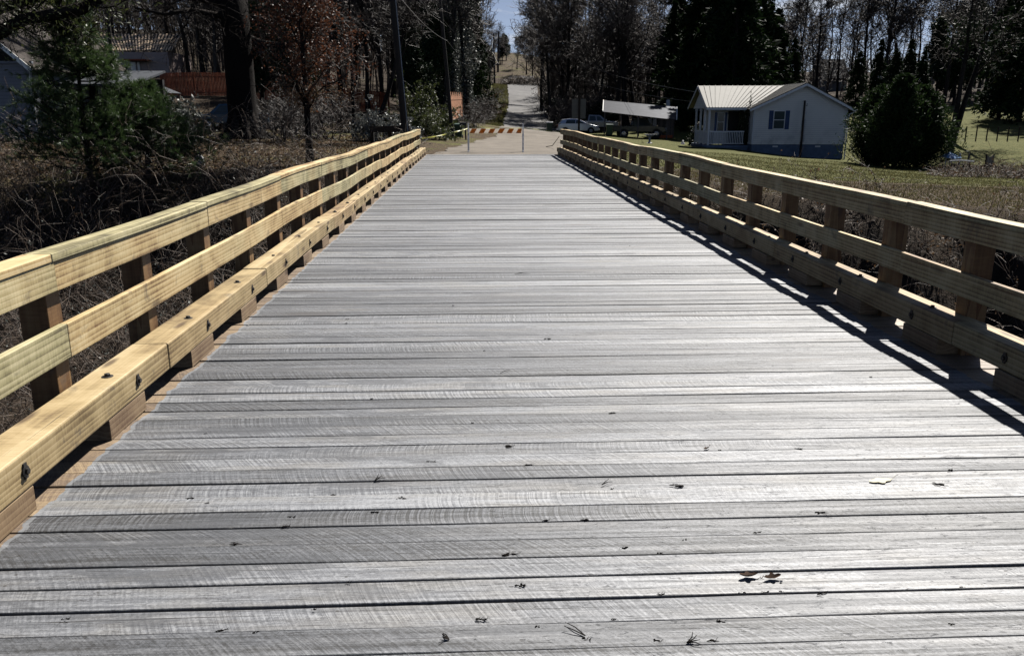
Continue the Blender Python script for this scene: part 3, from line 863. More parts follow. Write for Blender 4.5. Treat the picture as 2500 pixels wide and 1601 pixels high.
row('black green conifer', 'conifer', 'tree', 'in the second row behind the metal roof', [(1655, 112, 1.35), (1700, 110, 1.5), (1740, 106, 1.55), (1775, 108, 1.6), (1815, 105, 1.2)], 'conifers behind the metal roofed house', CV)
row('slender bare tree', 'bare_tree', 'tree', 'on the skyline above the house gable', [(1880, 105, 1.1), (1905, 118, 1.25), (1932, 108, 1.2), (1962, 122, 1.3), (1990, 104, 1.15), (2015, 116, 1.2)], 'bare skyline trees', TV + BV[:2])
row('slender bare tree', 'bare_tree', 'tree', 'on the skyline behind the big juniper bushes', [(2040, 112, 1.15), (2068, 120, 1.25), (2095, 106, 1.2), (2122, 118, 1.1), (2150, 108, 1.2), (2180, 124, 1.3), (2208, 110, 1.15), (2235, 118, 1.25)], 'bare skyline trees', TV + BV[2:4])
row('bare tree', 'bare_tree', 'tree', 'on the skyline behind the twin trunked tree', [(2262, 108, 1.15), (2290, 120, 1.2), (2318, 104, 1.1), (2350, 116, 1.2), (2382, 108, 1.15), (2415, 118, 1.25), (2448, 104, 1.1), (2480, 112, 1.2), (2510, 106, 1.15)], 'bare skyline trees', TV + BV[4:6])
row('short dark conifer', 'conifer', 'tree', 'behind the big juniper bushes', [(1925, 92, .62), (2085, 78, .50), (2130, 84, .58), (2168, 76, .50), (2205, 84, .56), (2240, 80, .48)], 'conifers behind the juniper bushes', CV)
row('glossy evergreen', 'evergreen_tree', 'tree', 'behind the twin trunked tree', [(2280, 96, .85), (2325, 92, .9), (2362, 98, .95), (2400, 94, .85)], 'evergreens behind the grassy bank', EV)
row('tall dark pine', 'conifer', 'tree', 'above the grassy slope', [(2440, 74, 1.0), (2490, 70, 1.1), (2535, 72, 1.2)], 'pines at the right edge', CV)
# left of the road
row('dark conifer', 'conifer', 'tree', 'on the left verge of the uphill road', [(1116, 120, 1.35), (1140, 105, 1.25), (1156, 128, 1.1), (1168, 150, .9)], 'conifers left of the road', CV)
row('bare brown tree', 'bare_tree', 'tree', 'between the two utility poles', [(990, 88, 1.2), (1015, 76, 1.1), (1042, 92, 1.3), (1065, 80, 1.15), (1095, 96, 1.35), (1078, 66, 1.0)], 'bare trees left of the road', BV)
row('bare brown tree', 'bare_tree', 'tree', 'behind the rust leaved tree', [(770, 82, 1.1), (800, 95, 1.35), (835, 78, 1.1), (868, 90, 1.3), (900, 72, 1.05), (935, 84, 1.25), (960, 100, 1.4)], 'bare trees left of the road', BV)
row('grey bare tree', 'bare_tree', 'tree', 'behind the red board fence', [(430, 105, 1.35), (470, 98, 1.2), (505, 110, 1.5), (535, 92, 1.1), (570, 104, 1.4), (640, 88, 1.15), (680, 100, 1.4), (725, 90, 1.2)], 'bare trees left of the road', BV)
row('grey bare tree', 'bare_tree', 'tree', 'behind the house with open roof boards', [(120, 118, 1.3), (165, 128, 1.5), (210, 116, 1.2), (255, 132, 1.6), (300, 122, 1.4), (345, 118, 1.2), (390, 128, 1.5), (60, 125, 1.4)], 'bare trees left of the road', BV)
row('dark evergreen tree', 'evergreen_tree', 'tree', 'behind the great oak', [(640, 66, 1.0), (690, 72, 1.15), (720, 62, .8)], 'evergreens behind the oak', EV)
row('olive evergreen tree', 'evergreen_tree', 'tree', 'beside the nearer utility pole', [(1008, 60, .62), (1048, 66, .75)], 'evergreens beside the pole', EV)
row('dark evergreen tree', 'evergreen_tree', 'tree', 'over the clapboard house', [(30, 50, 1.2), (100, 52, 1.25), (175, 54, 1.15)], 'evergreens over the clapboard house', EV)

# the great oak, its flared foot and level limbs
def custom(label, name, pos, H, r0, limbs, mat, leaf=None, **k):
    pass
oak_p = at(592, 42)
a, b, (P3, P4) = bare_tree(19, .62, 10, 7, 7, 4, .55, (0, 0), .34, tw=1.3, bend=.01)
root = empty('oak_tree', 'massive dark oak trunk with flared roots standing before the blue pickup', 'tree', oak_p, 0)
o = nparr('trunk', a[0], a[1], M['bark'], root, True)
nparr('crown', b[0], b[1], M['twig_bark'], root)
mb = MB()
for i in range(9):
    an = i * .7 + .2
    c_, s_ = math.cos(an), math.sin(an)
    mb.tube([(c_ * .25, s_ * .25, 1.9), (c_ * .48, s_ * .48, .9), (c_ * .85, s_ * .85, .28), (c_ * 1.6, s_ * 1.6, -.15)], [.36, .34, .24, .08], 8)
mb.tube([(0, 0, -.3), (0, 0, 1.2), (.02, 0, 4.5), (0, 0, 8.0)], [.95, .74, .70, .66], 14)
mb.build('root_flare', M['bark'], root, smooth=True)
def limb(parent, pts, rads, name='limb', mat='bark', sub=8, tw=1.2, sl=1.6):
    p = np.array(pts, float)[None]
    parts = [tubes(p, np.array(rads, float)[None], 8)]
    q, d, t_ = children(p, sub, .15, .9, .1)
    P1 = grow(q, d, sl * (.6 + .8 * RS.rand(len(q))), 5, .2, .05)
    parts.append(tubes(P1, (rads[-1] * .45 * np.ones(len(q)))[:, None] * np.linspace(1, .35, 5)[None], 5))
    q, d, t_ = children(P1, 7, .1, .9, .05)
    P2 = grow(q, d, sl * .45 * (.5 + RS.rand(len(q))), 4, .25, .0)
    parts.append(tubes(P2, np.full((len(P2), 4), .010 * tw), 3))
    q, d, t_ = children(P2, 5, .1, .9, .05)
    P3 = grow(q, d, sl * .25 * (.5 + RS.rand(len(q))), 3, .3, .0)
    parts.append(tubes(P3, np.full((len(P3), 3), .006 * tw), 3))
    v, f = cat(parts)
    return nparr(name, v, f, M[mat], parent, True), P3
def loc(root, px, py, d): return W(px, py, d) - np.array(root.location)
limb(root, [loc(root, 600, 95, 42), loc(root, 640, 108, 41.5), loc(root, 690, 112, 41), loc(root, 745, 100, 40.5), loc(root, 800, 108, 40)], [.26, .2, .16, .12, .07], sub=14, sl=2.4)
limb(root, [loc(root, 600, 45, 42), loc(root, 660, 50, 41), loc(root, 720, 40, 41), loc(root, 780, 45, 40)], [.22, .17, .13, .07], sub=14, sl=2.6)
limb(root, [loc(root, 585, 60, 42), loc(root, 540, 40, 41), loc(root, 470, 25, 40), loc(root, 400, 35, 39), loc(root, 330, 20, 38)], [.24, .17, .12, .09, .05], sub=16, sl=2.6)
limb(root, [loc(root, 585, 20, 42), loc(root, 520, 5, 40), loc(root, 430, -10, 39)], [.2, .15, .09], sub=12, sl=2.6)

# tree outside the left edge whose limb hangs into view
rootp = at(-190, 23)
root = empty('overhanging_tree', 'thick dark limb of a tree beyond the left edge hanging over the clapboard roof', 'tree', rootp, 0)
mb = MB(); mb.tube([(0, 0, -.5), (.1, 0, 3), (.3, .2, 7), (.2, .5, 11)], [.5, .42, .36, .3], 12)
mb.build('trunk', M['bark'], root, smooth=True)
_, Pq = limb(root, [loc(root, -120, 120, 22.6), loc(root, -20, 90, 22), loc(root, 60, 48, 21.5), loc(root, 130, 36, 21.3), loc(root, 200, 22, 21), loc(root, 262, -12, 20.8), loc(root, 300, -60, 20.6)], [.22, .19, .15, .15, .15, .10, .06], sub=18, sl=1.5, tw=.8)
_, Pq2 = limb(root, [loc(root, -60, 40, 22.6), loc(root, 40, 10, 22), loc(root, 110, -10, 21.5)], [.15, .12, .08], sub=14, sl=1.6, tw=.8)
PP = np.concatenate([Pq, Pq2]); ii = RS.randint(0, len(PP), 5200)
v, f = blades(PP[ii, RS.randint(0, 3, 5200)] + RS.randn(5200, 3) * .12, .06, .3)
nparr('foliage', v, f, M['olive_leaf'], root)

# straight trunks at the left
for px, d, w, lab, mt in ((285, 46, .17, 'straight grey trunk in front of the open roof boards', 'grey_bark'), (213, 40, .13, 'vine hung trunk left of the open roof boards', 'bark'),
                          (862, 46, .12, 'thin dark trunk standing alone on the grass right of the rust leaved tree', 'bark')):
    a, b, (P3, P4) = bare_tree(14, w, 12, 6, 6, 3, .42, (RS.randn() * .02, 0), .22, tw=1.3, bend=.02)
    root = empty('bare_tree', lab, 'tree', at(px, d), 0)
    nparr('trunk', a[0], a[1], M[mt], root, True); nparr('crown', b[0], b[1], M['twig_bark'], root)
    if px == 213:
        n_ = 2600; zz_ = RS.rand(n_) * 7; an = RS.rand(n_) * 6.28; rr_ = .15 + RS.rand(n_) * .35
        v, f = blades(np.stack([np.cos(an) * rr_, np.sin(an) * rr_, zz_], 1), .06, .5); nparr('vine', v, f, M['olive_leaf'], root)
# leaning dark trunk behind the white flecked shrub
a, b, _ = bare_tree(11, .16, 14, 7, 6, 3, .3, (.42, .1), .3, tw=1.3, bend=.03)
root = empty('leaning_tree', 'dark leaning trunk rising out of the white flecked shrub', 'tree', at(893, 44), 0)
nparr('trunk', a[0], a[1], M['bark'], root, True); nparr('crown', b[0], b[1], M['twig_bark'], root)

# rust leaved young beech
root = empty('beech_tree', 'young tree holding rust coloured dead leaves, at the yard edge behind the left railing', 'tree', at(750, 29), 0)
a, b, (P3, P4) = bare_tree(8.5, .15, 26, 6, 6, 3, .16, (-.01, 0), .23, tw=.9, bend=.025)
nparr('trunk', a[0], a[1], M['bark'], root, True); nparr('crown', b[0], b[1], M['twig_bark'], root)
m_ = P4[:, 0, 2] > 2.0 + .9 * RS.rand(len(P4)); Q = P4[m_]
cl = Q[RS.randint(0, len(Q), 520), 1]
c_ = cl[RS.randint(0, 520, 9500)] + RS.randn(9500, 3) * .17
v, f = blades(c_, .05, .5); nparr('dead_leaves', v, f, M['rust_leaf'], root)
m_ = P4[:, 0, 2] < 2.6; Q = P4[m_]
if len(Q):
    c_ = Q[RS.randint(0, len(Q), 1400), 1] + RS.randn(1400, 3) * .12
    v, f = blades(c_, .04, .5); nparr('lower_leaves', v, f, M['brown_leaf'], root)
# stubby old stump beside it
# young white pine at the left on the bank
pp = at(200, 23.5)
def pine(H, rad, nb, nl, leaf, seedmat, base=.05):
    P0 = grow(np.array([[0, 0, -.4]]), np.array([[0, 0, 1.0]]), np.array([H + .4]), 8, .02, .1)
    t_ = base + (1 - base) * RS.rand(nb); ang = RS.rand(nb) * 6.283
    Lb = rad * (1.12 - t_) * (.6 + .6 * RS.rand(nb))
    kk = np.clip(t_ * 7, 0, 6.99).astype(int); pb = P0[0, kk].copy(); pb[:, 2] = t_ * H
    d = np.stack([np.cos(ang), np.sin(ang), .12 + .15 * RS.randn(nb)], 1)
    P1 = grow(pb, d, Lb, 6, .12, .06)
    q, dd, tb = children(P1, 9, .25, .8, .1)
    P2 = grow(q, dd, np.repeat(Lb, 9) * .28 * (.5 + RS.rand(len(q))), 4, .15, .08)
    tr = cat([tubes(P0, (.10 * (1 - .85 * np.linspace(0, 1, 8)))[None], 8), tubes(P1, np.linspace(.025, .008, 6)[None] * np.ones((nb, 1)), 4), tubes(P2, np.full((len(P2), 4), .006), 3)])
    n_ = len(P2) * nl
    i = RS.randint(0, len(P2), n_); k_ = RS.randint(1, 4, n_)
    tipd = unit(P2[i, k_] - P2[i, k_ - 1])
    c = P2[i, k_] + tipd * .03 + RS.randn(n_, 3) * .015
    a_ = unit(tipd + RS.randn(n_, 3) * .6); s_ = leaf * (.7 + .6 * RS.rand(n_))
    b_ = unit(np.cross(a_, RS.randn(n_, 3))) * .0045
    V = np.stack([c - b_, c + b_, c + a_ * s_[:, None] + b_ * .4, c + a_ * s_[:, None] - b_ * .4], 1).reshape(-1, 3)
    return tr, (V, np.arange(n_ * 4).reshape(-1, 4))
tr, nd_ = pine(4.9, 2.15, 135, 72, .13, None, .04)
root = empty('pine_tree', 'young soft needled green pine on the bank in front of the clapboard house', 'tree', pp, 0)
nparr('trunk', tr[0], tr[1], M['bark'], root, True); nparr('needles', nd_[0], nd_[1], M['pine_needle'], root)
tr, nd_ = pine(2.6, 2.1, 80, 62, .14, None, .0)
root = empty('pine_tree', 'low spreading green pine right of and below the taller pine', 'tree', at(345, 24.5), 0)
nparr('trunk', tr[0], tr[1], M['bark'], root, True); nparr('needles', nd_[0], nd_[1], M['pine_needle'], root)

# shrubs
def put(parts, name, label, px, d, sc, group=None, cat_='shrub'):
    return place(name, label, cat_, at(px, d), rr(), sc, parts, group)
put(LG, 'glossy_shrub', 'shrub of grey glossy leaves left of the blue pickup', 400, 33, (1.15, 1.1, 1.15), 'glossy shrubs in the left yard')
put(LG, 'glossy_shrub', 'lower grey leaved shrub touching the front of the blue pickup', 470, 40, (.75, .75, .6), 'glossy shrubs in the left yard')
put(LF, 'flecked_shrub', 'bright white flecked shrub behind the left railing near the utility pole', 935, 44, (1.05, 1.0, 1.1))
put(LF, 'flecked_shrub', 'small white flecked shrub right of the nearer utility pole', 998, 42, (.5, .5, .6))
put(LB, 'brown_shrub', 'brown twiggy shrub between the grey shrub and the pickup', 440, 36, (.7, .7, .7))
put(LO, 'olive_shrub', 'olive green bush at the foot of the nearer utility pole', 1035, 48, (.9, .9, .7))
put(LO, 'olive_shrub', 'yellow green bush left of the green cart', 1078, 54, (.9, .9, .75))
put(LO, 'olive_shrub', 'tall olive bush behind the end of the left railing', 1020, 56, (1.1, 1.1, 1.3))
for i, (px, d, s_) in enumerate([(688, 40, .9), (710, 46, 1.1), (790, 44, 1.05), (700, 54, 1.1), (830, 54, .9)]):
    put(SV[i % 3], 'bare_shrub', 'grey bare twiggy shrub right of the great oak, %s from the left' % ORD[[0, 2, 3, 1, 4][i]], px, d, s_, 'bare shrubs right of the oak')
for i, (px, d, s_) in enumerate([(1168, 70, .8), (1165, 84, 1.2), (1180, 92, 1.1), (1188, 108, 1.3), (1160, 62, .8), (1198, 130, 1.2), (1205, 150, 1.2)]):
    put((SV + [LB])[i % 4], 'roadside_shrub', 'brown roadside thicket left of the uphill road, %s from its near end' % ORD[i], px, d, s_, 'thickets left of the road')
for i, (px, d, s_) in enumerate([(1366, 100, 1.4), (1384, 92, 1.3), (1410, 100, 1.7), (1362, 118, 1.6), (1356, 140, 1.8), (1428, 104, 1.8), (1452, 100, 1.7), (1478, 98, 1.7), (1345, 160, 1.9)]):
    put((SV + [LD])[i % 4], 'roadside_shrub', 'dark thicket right of the uphill road, %s planted' % ORD[i] if False else 'dark thicket on the right side of the uphill road, %s from the left' % ORD[sorted([1366, 1384, 1410, 1362, 1356, 1428, 1452, 1478, 1345]).index(px)], px, d, s_, 'thickets right of the road')
put(LD, 'porch_shrub', 'dark round bush in front of the porch post', 1715, 55.5, (.62, .62, .78))
put(LD, 'porch_shrub', 'second dark bush hugging the left end of the porch', 1732, 54.5, (.5, .5, .68))
put(LD, 'corner_shrub', 'tall dark narrow shrub in the corner between porch and gable wall', 1820, 50.6, (.36, .36, 1.55))

# big dark junipers beside the house
for i, (px, d, H, rad, lab) in enumerate([(2150, 43, 4.3, 2.4, 'left of the three big dark junipers beside the house gable'), (2200, 40.5, 4.7, 2.3, 'middle and tallest of the three big dark junipers'),
                                          (2252, 41, 4.2, 2.3, 'right of the three big dark junipers, next to the grassy slope')]):
    a, b = conifer(H, .14, rad, 320, 115, .085, .0, .75, -.2, .28, .35)
    root = empty('juniper_bush', lab, 'bush', at(px, d) - np.array([0, 0, .32]), 0, 'three big dark junipers')
    nparr('trunk', a[0], a[1], M['bark'], root); nparr('crown', b[0], b[1], M['juniper_needle'], root)

# twin trunk tree and neighbours on the right slope
root = empty('twin_trunk_tree', 'dark leaning tree with two trunks on the grassy slope right of the junipers', 'tree', at(2330, 52), 0)
for ln, hh in (((.08, 0), 12), ((.26, .05), 13)):
    a, b, (P3, P4) = bare_tree(hh, .21, 14, 6, 6, 3, .35, ln, .24, tw=1.6, bend=.03)
    nparr('trunk', a[0], a[1], M['bark'], root, True); nparr('crown', b[0], b[1], M['twig_bark'], root)
    cc_ = P4[RS.randint(0, len(P4), 2500), 1]; cc_ = cc_[cc_[:, 2] < 7.5]
    if len(cc_): v, f = blades(cc_ + RS.randn(len(cc_), 3) * .3, .1, .45); nparr('ivy', v, f, M['dark_leaf'], root)
a, b, _ = bare_tree(13, .22, 14, 7, 6, 3, .38, (.03, 0), .24, tw=1.8, bend=.03)
root = empty('bare_tree', 'straight dark tree on the slope left of the twin trunked tree', 'tree', at(2300, 63), 0)
nparr('trunk', a[0], a[1], M['bark'], root, True); nparr('crown', b[0], b[1], M['twig_bark'], root)
# big bare tree whose leaning trunk shows above the carport
a, b, _ = bare_tree(17, .42, 16, 9, 8, 4, .3, (-.16, 0), .34, tw=2.6, bend=.06)
root = empty('bare_tree', 'large spreading bare tree with a leaning dark trunk behind the carport roof', 'tree', at(1530, 98), 0)
nparr('trunk', a[0], a[1], M['bark'], root, True); nparr('crown', b[0], b[1], M['twig_bark'], root)
# ivy covered trees left of the road
for i, (px, d, H, lab) in enumerate([(1108, 72, 16, 'ivy covered tree just right of the farther utility pole'), (1140, 68, 16, 'ivy covered tree at the left side of the sky gap'), (1090, 74, 17, 'tall ivy hung tree behind the farther utility pole')]):
    a, b, (P3, P4) = bare_tree(H, .22, 14, 6, 6, 3, .35, (RS.randn() * .03, 0), .2, tw=2.0, bend=.04)
    root = empty('ivy_tree', lab, 'tree', at(px, d), 0, 'ivy covered trees left of the road')
    nparr('trunk', a[0], a[1], M['bark'], root, True); nparr('crown', b[0], b[1], M['twig_bark'], root)
    n_ = 6500; zz_ = RS.rand(n_) ** .9 * H * .85; an = RS.rand(n_) * 6.28; rr_ = .25 + RS.rand(n_) ** 1.5 * (.75 + .45 * np.sin(zz_ * 1.3 + i))
    c_ = np.stack([np.cos(an) * rr_, np.sin(an) * rr_ , zz_], 1)
    v, f = blades(c_, .10, .5); nparr('ivy', v, f, M['glossy_leaf'] if i != 2 else M['dark_leaf'], root)
# tree on the far hill in the sky gap
row('tiny bare tree', 'bare_tree', 'tree', 'on the far hill in the sky gap', [(1200, 235, .85), (1222, 250, .7), (1262, 240, .6), (1285, 228, .8), (1300, 215, .9)], 'trees on the far hill', BV)
row('rounded dark tree', 'evergreen_tree', 'tree', 'on the far hill behind the distant poles', [(1198, 225, .75), (1226, 255, .8), (1236, 270, .8)], 'trees on the far hill', EV)

# distant woods too many to count: trunks and twigs behind the single trees
def far_wood(name, label, boxes, n, hh=(10, 19), tw=.05, leaf=None):
    xs_, ys_ = [], []
    for (pa, pb, da, db, w_) in boxes:
        k_ = int(n * w_); px = pa + (pb - pa) * RS.rand(k_); d = da + (db - da) * RS.rand(k_)
        q = np.array([0, 0, CAMH]) + cF * d[:, None] + cR * ((px - 1250) / FPX * d)[:, None]
        xs_.append(q[:, 0]); ys_.append(q[:, 1])
    x_ = np.concatenate(xs_); y_ = np.concatenate(ys_); z_ = terr(x_, y_); N = len(x_)
    H = hh[0] + (hh[1] - hh[0]) * RS.rand(N)
    P = grow(np.stack([x_, y_, z_ - .3], 1), np.stack([RS.randn(N) * .06, RS.randn(N) * .06, np.ones(N)], 1), H, 6, .05, .1)
    parts = [tubes(P, (.07 + .09 * RS.rand(N))[:, None] * np.linspace(1, .25, 6)[None], 4)]
    p, d, t_ = children(P, 26, .12, .8, .3)
    P1 = grow(p, d, np.repeat(H, 26) * .20 * (1.3 - t_) * (.5 + RS.rand(len(p))), 4, .2, .08)
    parts.append(tubes(P1, np.full((len(P1), 4), tw) * np.array([1, .8, .6, .4]), 3))
    p, d, t_ = children(P1, 5, .1, .9, .1)
    P2 = grow(p, d, 1.1 * (.5 + RS.rand(len(p))), 3, .3, .05)
    parts.append(tubes(P2, np.full((len(P2), 3), tw * .5), 3))
    v, f = cat(parts)
    o = nparr(name, v, f, M['twig_bark']); stuff(o, label, 'wood')
far_wood('distant_wood', 'grey brown leafless wood filling the slope behind the left yards', [(-60, 620, 125, 165, .42), (560, 1150, 112, 150, .42), (1090, 1180, 150, 200, .12), (-60, 1120, 165, 200, .6)], 430, (13, 22))
far_wood('distant_wood', 'grey brown leafless wood filling the slope right of the road', [(1330, 1680, 130, 180, .5), (1640, 1880, 125, 160, .16), (1880, 2540, 118, 150, .17)], 400, (8, 14))

# ravine brush: arching stems and dead leaves nobody could count
def brush(name, label, n, sampler, hmin, hmax, leafn, leafmat, tw=1.0):
    x_, y_ = sampler(n); z_ = terr(x_, y_)
    an = RS.rand(n) * 6.283; lean = .3 + RS.rand(n) * .9
    H = hmin + (hmax - hmin) * RS.rand(n)
    d = np.stack([np.cos(an) * lean, np.sin(an) * lean, np.ones(n)], 1)
    P = grow(np.stack([x_, y_, z_ - .05], 1), d, H, 7, .22, .02, .06)
    parts = [tubes(P, (.0045 + .006 * RS.rand(n))[:, None] * tw * np.linspace(1, .35, 7)[None], 3)]
    p, dd, _ = children(P, 5, .2, .9, .05)
    P2 = grow(p, dd, np.repeat(H, 5) * .28 * (.4 + RS.rand(len(p))), 4, .3, 0)
    parts.append(tubes(P2, np.full((len(P2), 4), .0038 * tw), 3))
    v, f = cat(parts)
    o = nparr(name, v, f, M['brush_stem']); stuff(o, label, 'brush')
    ii = RS.randint(0, len(P2), leafn)
    c_ = P2[ii, RS.randint(0, 4, leafn)] + RS.randn(leafn, 3) * .04
    v, f = blades(c_, .035, .5)
    o = nparr(name + '_leaves', v, f, M[leafmat]); stuff(o, label + ', its leaves', 'leaves')
def sL(n):
    x_ = -2.6 - 20 * RS.rand(n) ** 1.25; yb = np.interp(x_, BLX, BLY)
    y_ = yb + np.where(x_ < -5.5, .6, -.7) - 13.8 * RS.rand(n) ** 1.15
    return x_, np.maximum(y_, 3.0)
def sR(n):
    x_ = 3.9 + 20 * RS.rand(n) ** 1.2; yb = np.interp(x_, BLX, BLY)
    y_ = yb - .2 - 13.0 * RS.rand(n) ** 1.1
    return x_, np.maximum(y_, 3.0)
brush('brush', 'tangled grey brown brush filling the ravine left of the bridge', 4200, sL, 1.0, 3.4, 15000, 'glossy_leaf')
brush('brush', 'brown vines and dead brush on the bank right of the bridge', 3200, sR, .5, 1.9, 17000, 'brown_leaf')
# leaning dead canes at the far left
def sLL(n):
    x_ = -9.5 - 12 * RS.rand(n); y_ = 20 + 6.5 * RS.rand(n); return x_, y_
brush('cane_thicket', 'pale bent canes on the bank under the pine at the left', 500, sLL, 1.2, 2.6, 1500, 'brown_leaf', 1.3)

def sG(n):
    q = np.array([0, 0, CAMH]) + cF * 1; px = 2225 + 330 * RS.rand(n); d = 33 + 10 * RS.rand(n)
    q = cF * d[:, None] + cR * ((px - 1250) / FPX * d)[:, None]; return q[:, 0], q[:, 1]
brush('garden_brush', 'dark dead weeds and canes of the garden patch right of the junipers', 1100, sG, .2, .75, 4200, 'brown_leaf', 1.5)
def sC(n):
    px = 1232 + 80 * RS.rand(n); d = 199 + 12 * RS.rand(n); q = cF * d[:, None] + cR * ((px - 1250) / FPX * d)[:, None]; return q[:, 0], q[:, 1]
brush('crest_hedge', 'dark low hedge at the top of the road', 700, sC, 1.2, 2.6, 6000, 'dark_leaf', 8.0)
# grass and leaf litter
def tufts(name, label, n, sx, mat, h, w, cat_='grass'):
    x_, y_ = sx(n); z_ = terr(x_, y_)
    c = np.stack([x_, y_, z_], 1); a = unit(np.stack([RS.randn(n) * .45, RS.randn(n) * .45, np.ones(n)], 1)); s_ = h * (.5 + RS.rand(n)); b = unit(np.stack([RS.randn(n), RS.randn(n), np.zeros(n)], 1)) * w
    V = np.stack([c - b, c + b, c + a * s_[:, None] + b * .2, c + a * s_[:, None] - b * .2], 1).reshape(-1, 3)
    o = nparr(name, V, np.arange(n * 4).reshape(-1, 4), M[mat]); stuff(o, label, cat_)
def gR(n):
    x_ = 4.5 + 21 * RS.rand(n); yb = np.interp(x_, BLX, BLY); y_ = yb + 5.5 + .12 * x_ + 18 * RS.rand(n) ** 1.2
    return x_, y_
tufts('grass', 'short winter grass of the lawn right of the bridge', 60000, gR, 'grass_blade', .035, .012)
def gD(n):
    x_ = 4.3 + 20 * RS.rand(n); yb = np.interp(x_, BLX, BLY); return x_, yb - .5 + (5.5 + .12 * x_) * RS.rand(n)
leafm('straw_blade', (.06, .050, .022), (.17, .135, .070), .6, .3)
tufts('dead_grass', 'dead brown grass between the lawn and the ravine brush', 15000, gD, 'straw_blade', .05, .010)
tufts('grass', 'scattered green blades in the worn lower edge of the lawn', 20000, gD, 'grass_blade', .045, .011)
def gL(n):
    x_ = -3 - 22 * RS.rand(n); yb = np.interp(x_, BLX, BLY); y_ = yb + .5 + 26 * RS.rand(n) ** 1.3
    return x_, y_
tufts('grass', 'thin patchy grass between dead leaves in the left yard', 22000, gL, 'grass_blade', .05, .012)
x_, y_ = gL(26000); z_ = terr(x_, y_) + .02
v, f = blades(np.stack([x_, y_, z_], 1), .05, .6, n_dir=np.stack([RS.randn(26000), RS.randn(26000), np.zeros(26000)], 1))
o = nparr('leaf_litter', v, f, M['brown_leaf']); stuff(o, 'fallen brown leaves over the left yard', 'leaves')
def gV(n):
    y_ = 84 + 120 * RS.rand(n); x_ = edge(EL_, y_) - .1 - 3.2 * RS.rand(n); return x_, y_
tufts('grass', 'bright green verge grass along the left of the uphill road', 12000, gV, 'grass_blade', .25, .05)
#@@OBJECTS
# ------------------------------------------------------------------ buildings
def siding(name, col, lap=.115, dirt=.5, rough=.6):
    t = NT(name); P = t.obj(); s3 = t.sep(P)
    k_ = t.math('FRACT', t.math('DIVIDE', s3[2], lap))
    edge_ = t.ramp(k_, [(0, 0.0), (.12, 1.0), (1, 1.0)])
    n = t.noise(P, 1.4, 5, .65); low = t.ramp(s3[2], [(0.0, 1.0), (1.0, .15)])
    f = t.math('MULTIPLY', t.ramp(n, [(.45, 0.0), (.7, 1.0)]), t.math('MULTIPLY', low, dirt))
    c = t.mix(f, col, (.14, .14, .10))
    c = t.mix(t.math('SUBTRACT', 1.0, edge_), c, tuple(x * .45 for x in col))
    M[name] = t.out(c, rough, t.bump(t.math('SUBTRACT', 1.0, k_), .6, .02)); return M[name]
siding('cream_siding', (.86, .82, .71))
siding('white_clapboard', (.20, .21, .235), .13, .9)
siding('pink_siding', (.34, .27, .25), .14, .3)
simple('white_trim', (.80, .79, .74), .5, .1)
simple('blue_block', (.10, .145, .21), .8, .25)
simple('blue_shutter', (.012, .045, .14), .5, .15)
simple('metal_roof', (.095, .093, .088), .70, .12, 2, .05, .01, Metallic=1.0)
simple('carport_metal', (.040, .043, .052), .5, .3, 2, .05, .01, Metallic=1.0)
simple('shingles', (.075, .06, .05), .95, .3, 6, .6, .02)
simple('dark_shingles', (.035, .04, .05), .9, .2)
simple('window_glass', (.06, .075, .07), .12, .2, 2, .0)
simple('near_black', (.010, .010, .011), .9, .2)
simple('porch_wood', (.10, .09, .08), .8, .2)
simple('aged_wood', (.12, .10, .085), .85, .35, 5)
simple('dark_wood', (.022, .014, .010), .85, .35)
simple('red_fence', (.34, .085, .03), .8, .35, 6)
simple('orange_fence', (.46, .205, .10), .8, .25, 6)
simple('tan_boards', (.75, .56, .38), .7, .2, 8)
simple('green_plastic', (.008, .045, .030), .45, .2)
simple('black_plastic', (.012, .012, .013), .45, .2)
simple('black_rubber', (.012, .012, .012), .8, .2)
simple('grey_plastic', (.45, .45, .46), .5, .15)
leafm('white_plastic', (.72, .73, .76), (.80, .80, .82), .45, .45)
leafm('orange_sheeting', (.78, .38, .10), (.82, .42, .12), .5, .62)
leafm('pale_sheeting', (.78, .74, .68), (.82, .78, .72), .5, .62)
simple('sign_back', (.20, .175, .13), .6, .12)
simple('white_paint', (.62, .64, .70), .18, .05, 2, 0.0, Metallic=.3)
simple('silver_paint', (.33, .33, .34), .25, .08, 2, 0.0, Metallic=.5)
simple('dark_green_paint', (.030, .038, .026), .35, .3, 2, 0.0)
simple('blue_paint', (.014, .07, .13), .3, .15, 2, 0.0)
simple('chrome', (.55, .55, .56), .25, .05, 2, 0.0, Metallic=.9)
simple('concrete_white', (.55, .55, .53), .8, .15)
simple('pole_wood', (.022, .019, .017), .85, .3, 6)
simple('wire', (.34, .33, .31), .5, .1)
simple('tarp_blue', (.10, .20, .36), .4, .2)
simple('burlap', (.36, .28, .20), .9, .25)
simple('shirt_blue', (.05, .10, .17), .8, .2)
simple('trousers', (.03, .035, .05), .8, .2)
simple('skin', (.32, .19, .13), .6, .1)
simple('straw', (.42, .36, .26), .8, .15)

def root_at(name, label, cat_, px, py, d, group=None, z=None):
    q = W(px, py, d)
    if z is not None: q[2] = z
    return empty(name, label, cat_, q, -PSI, group)

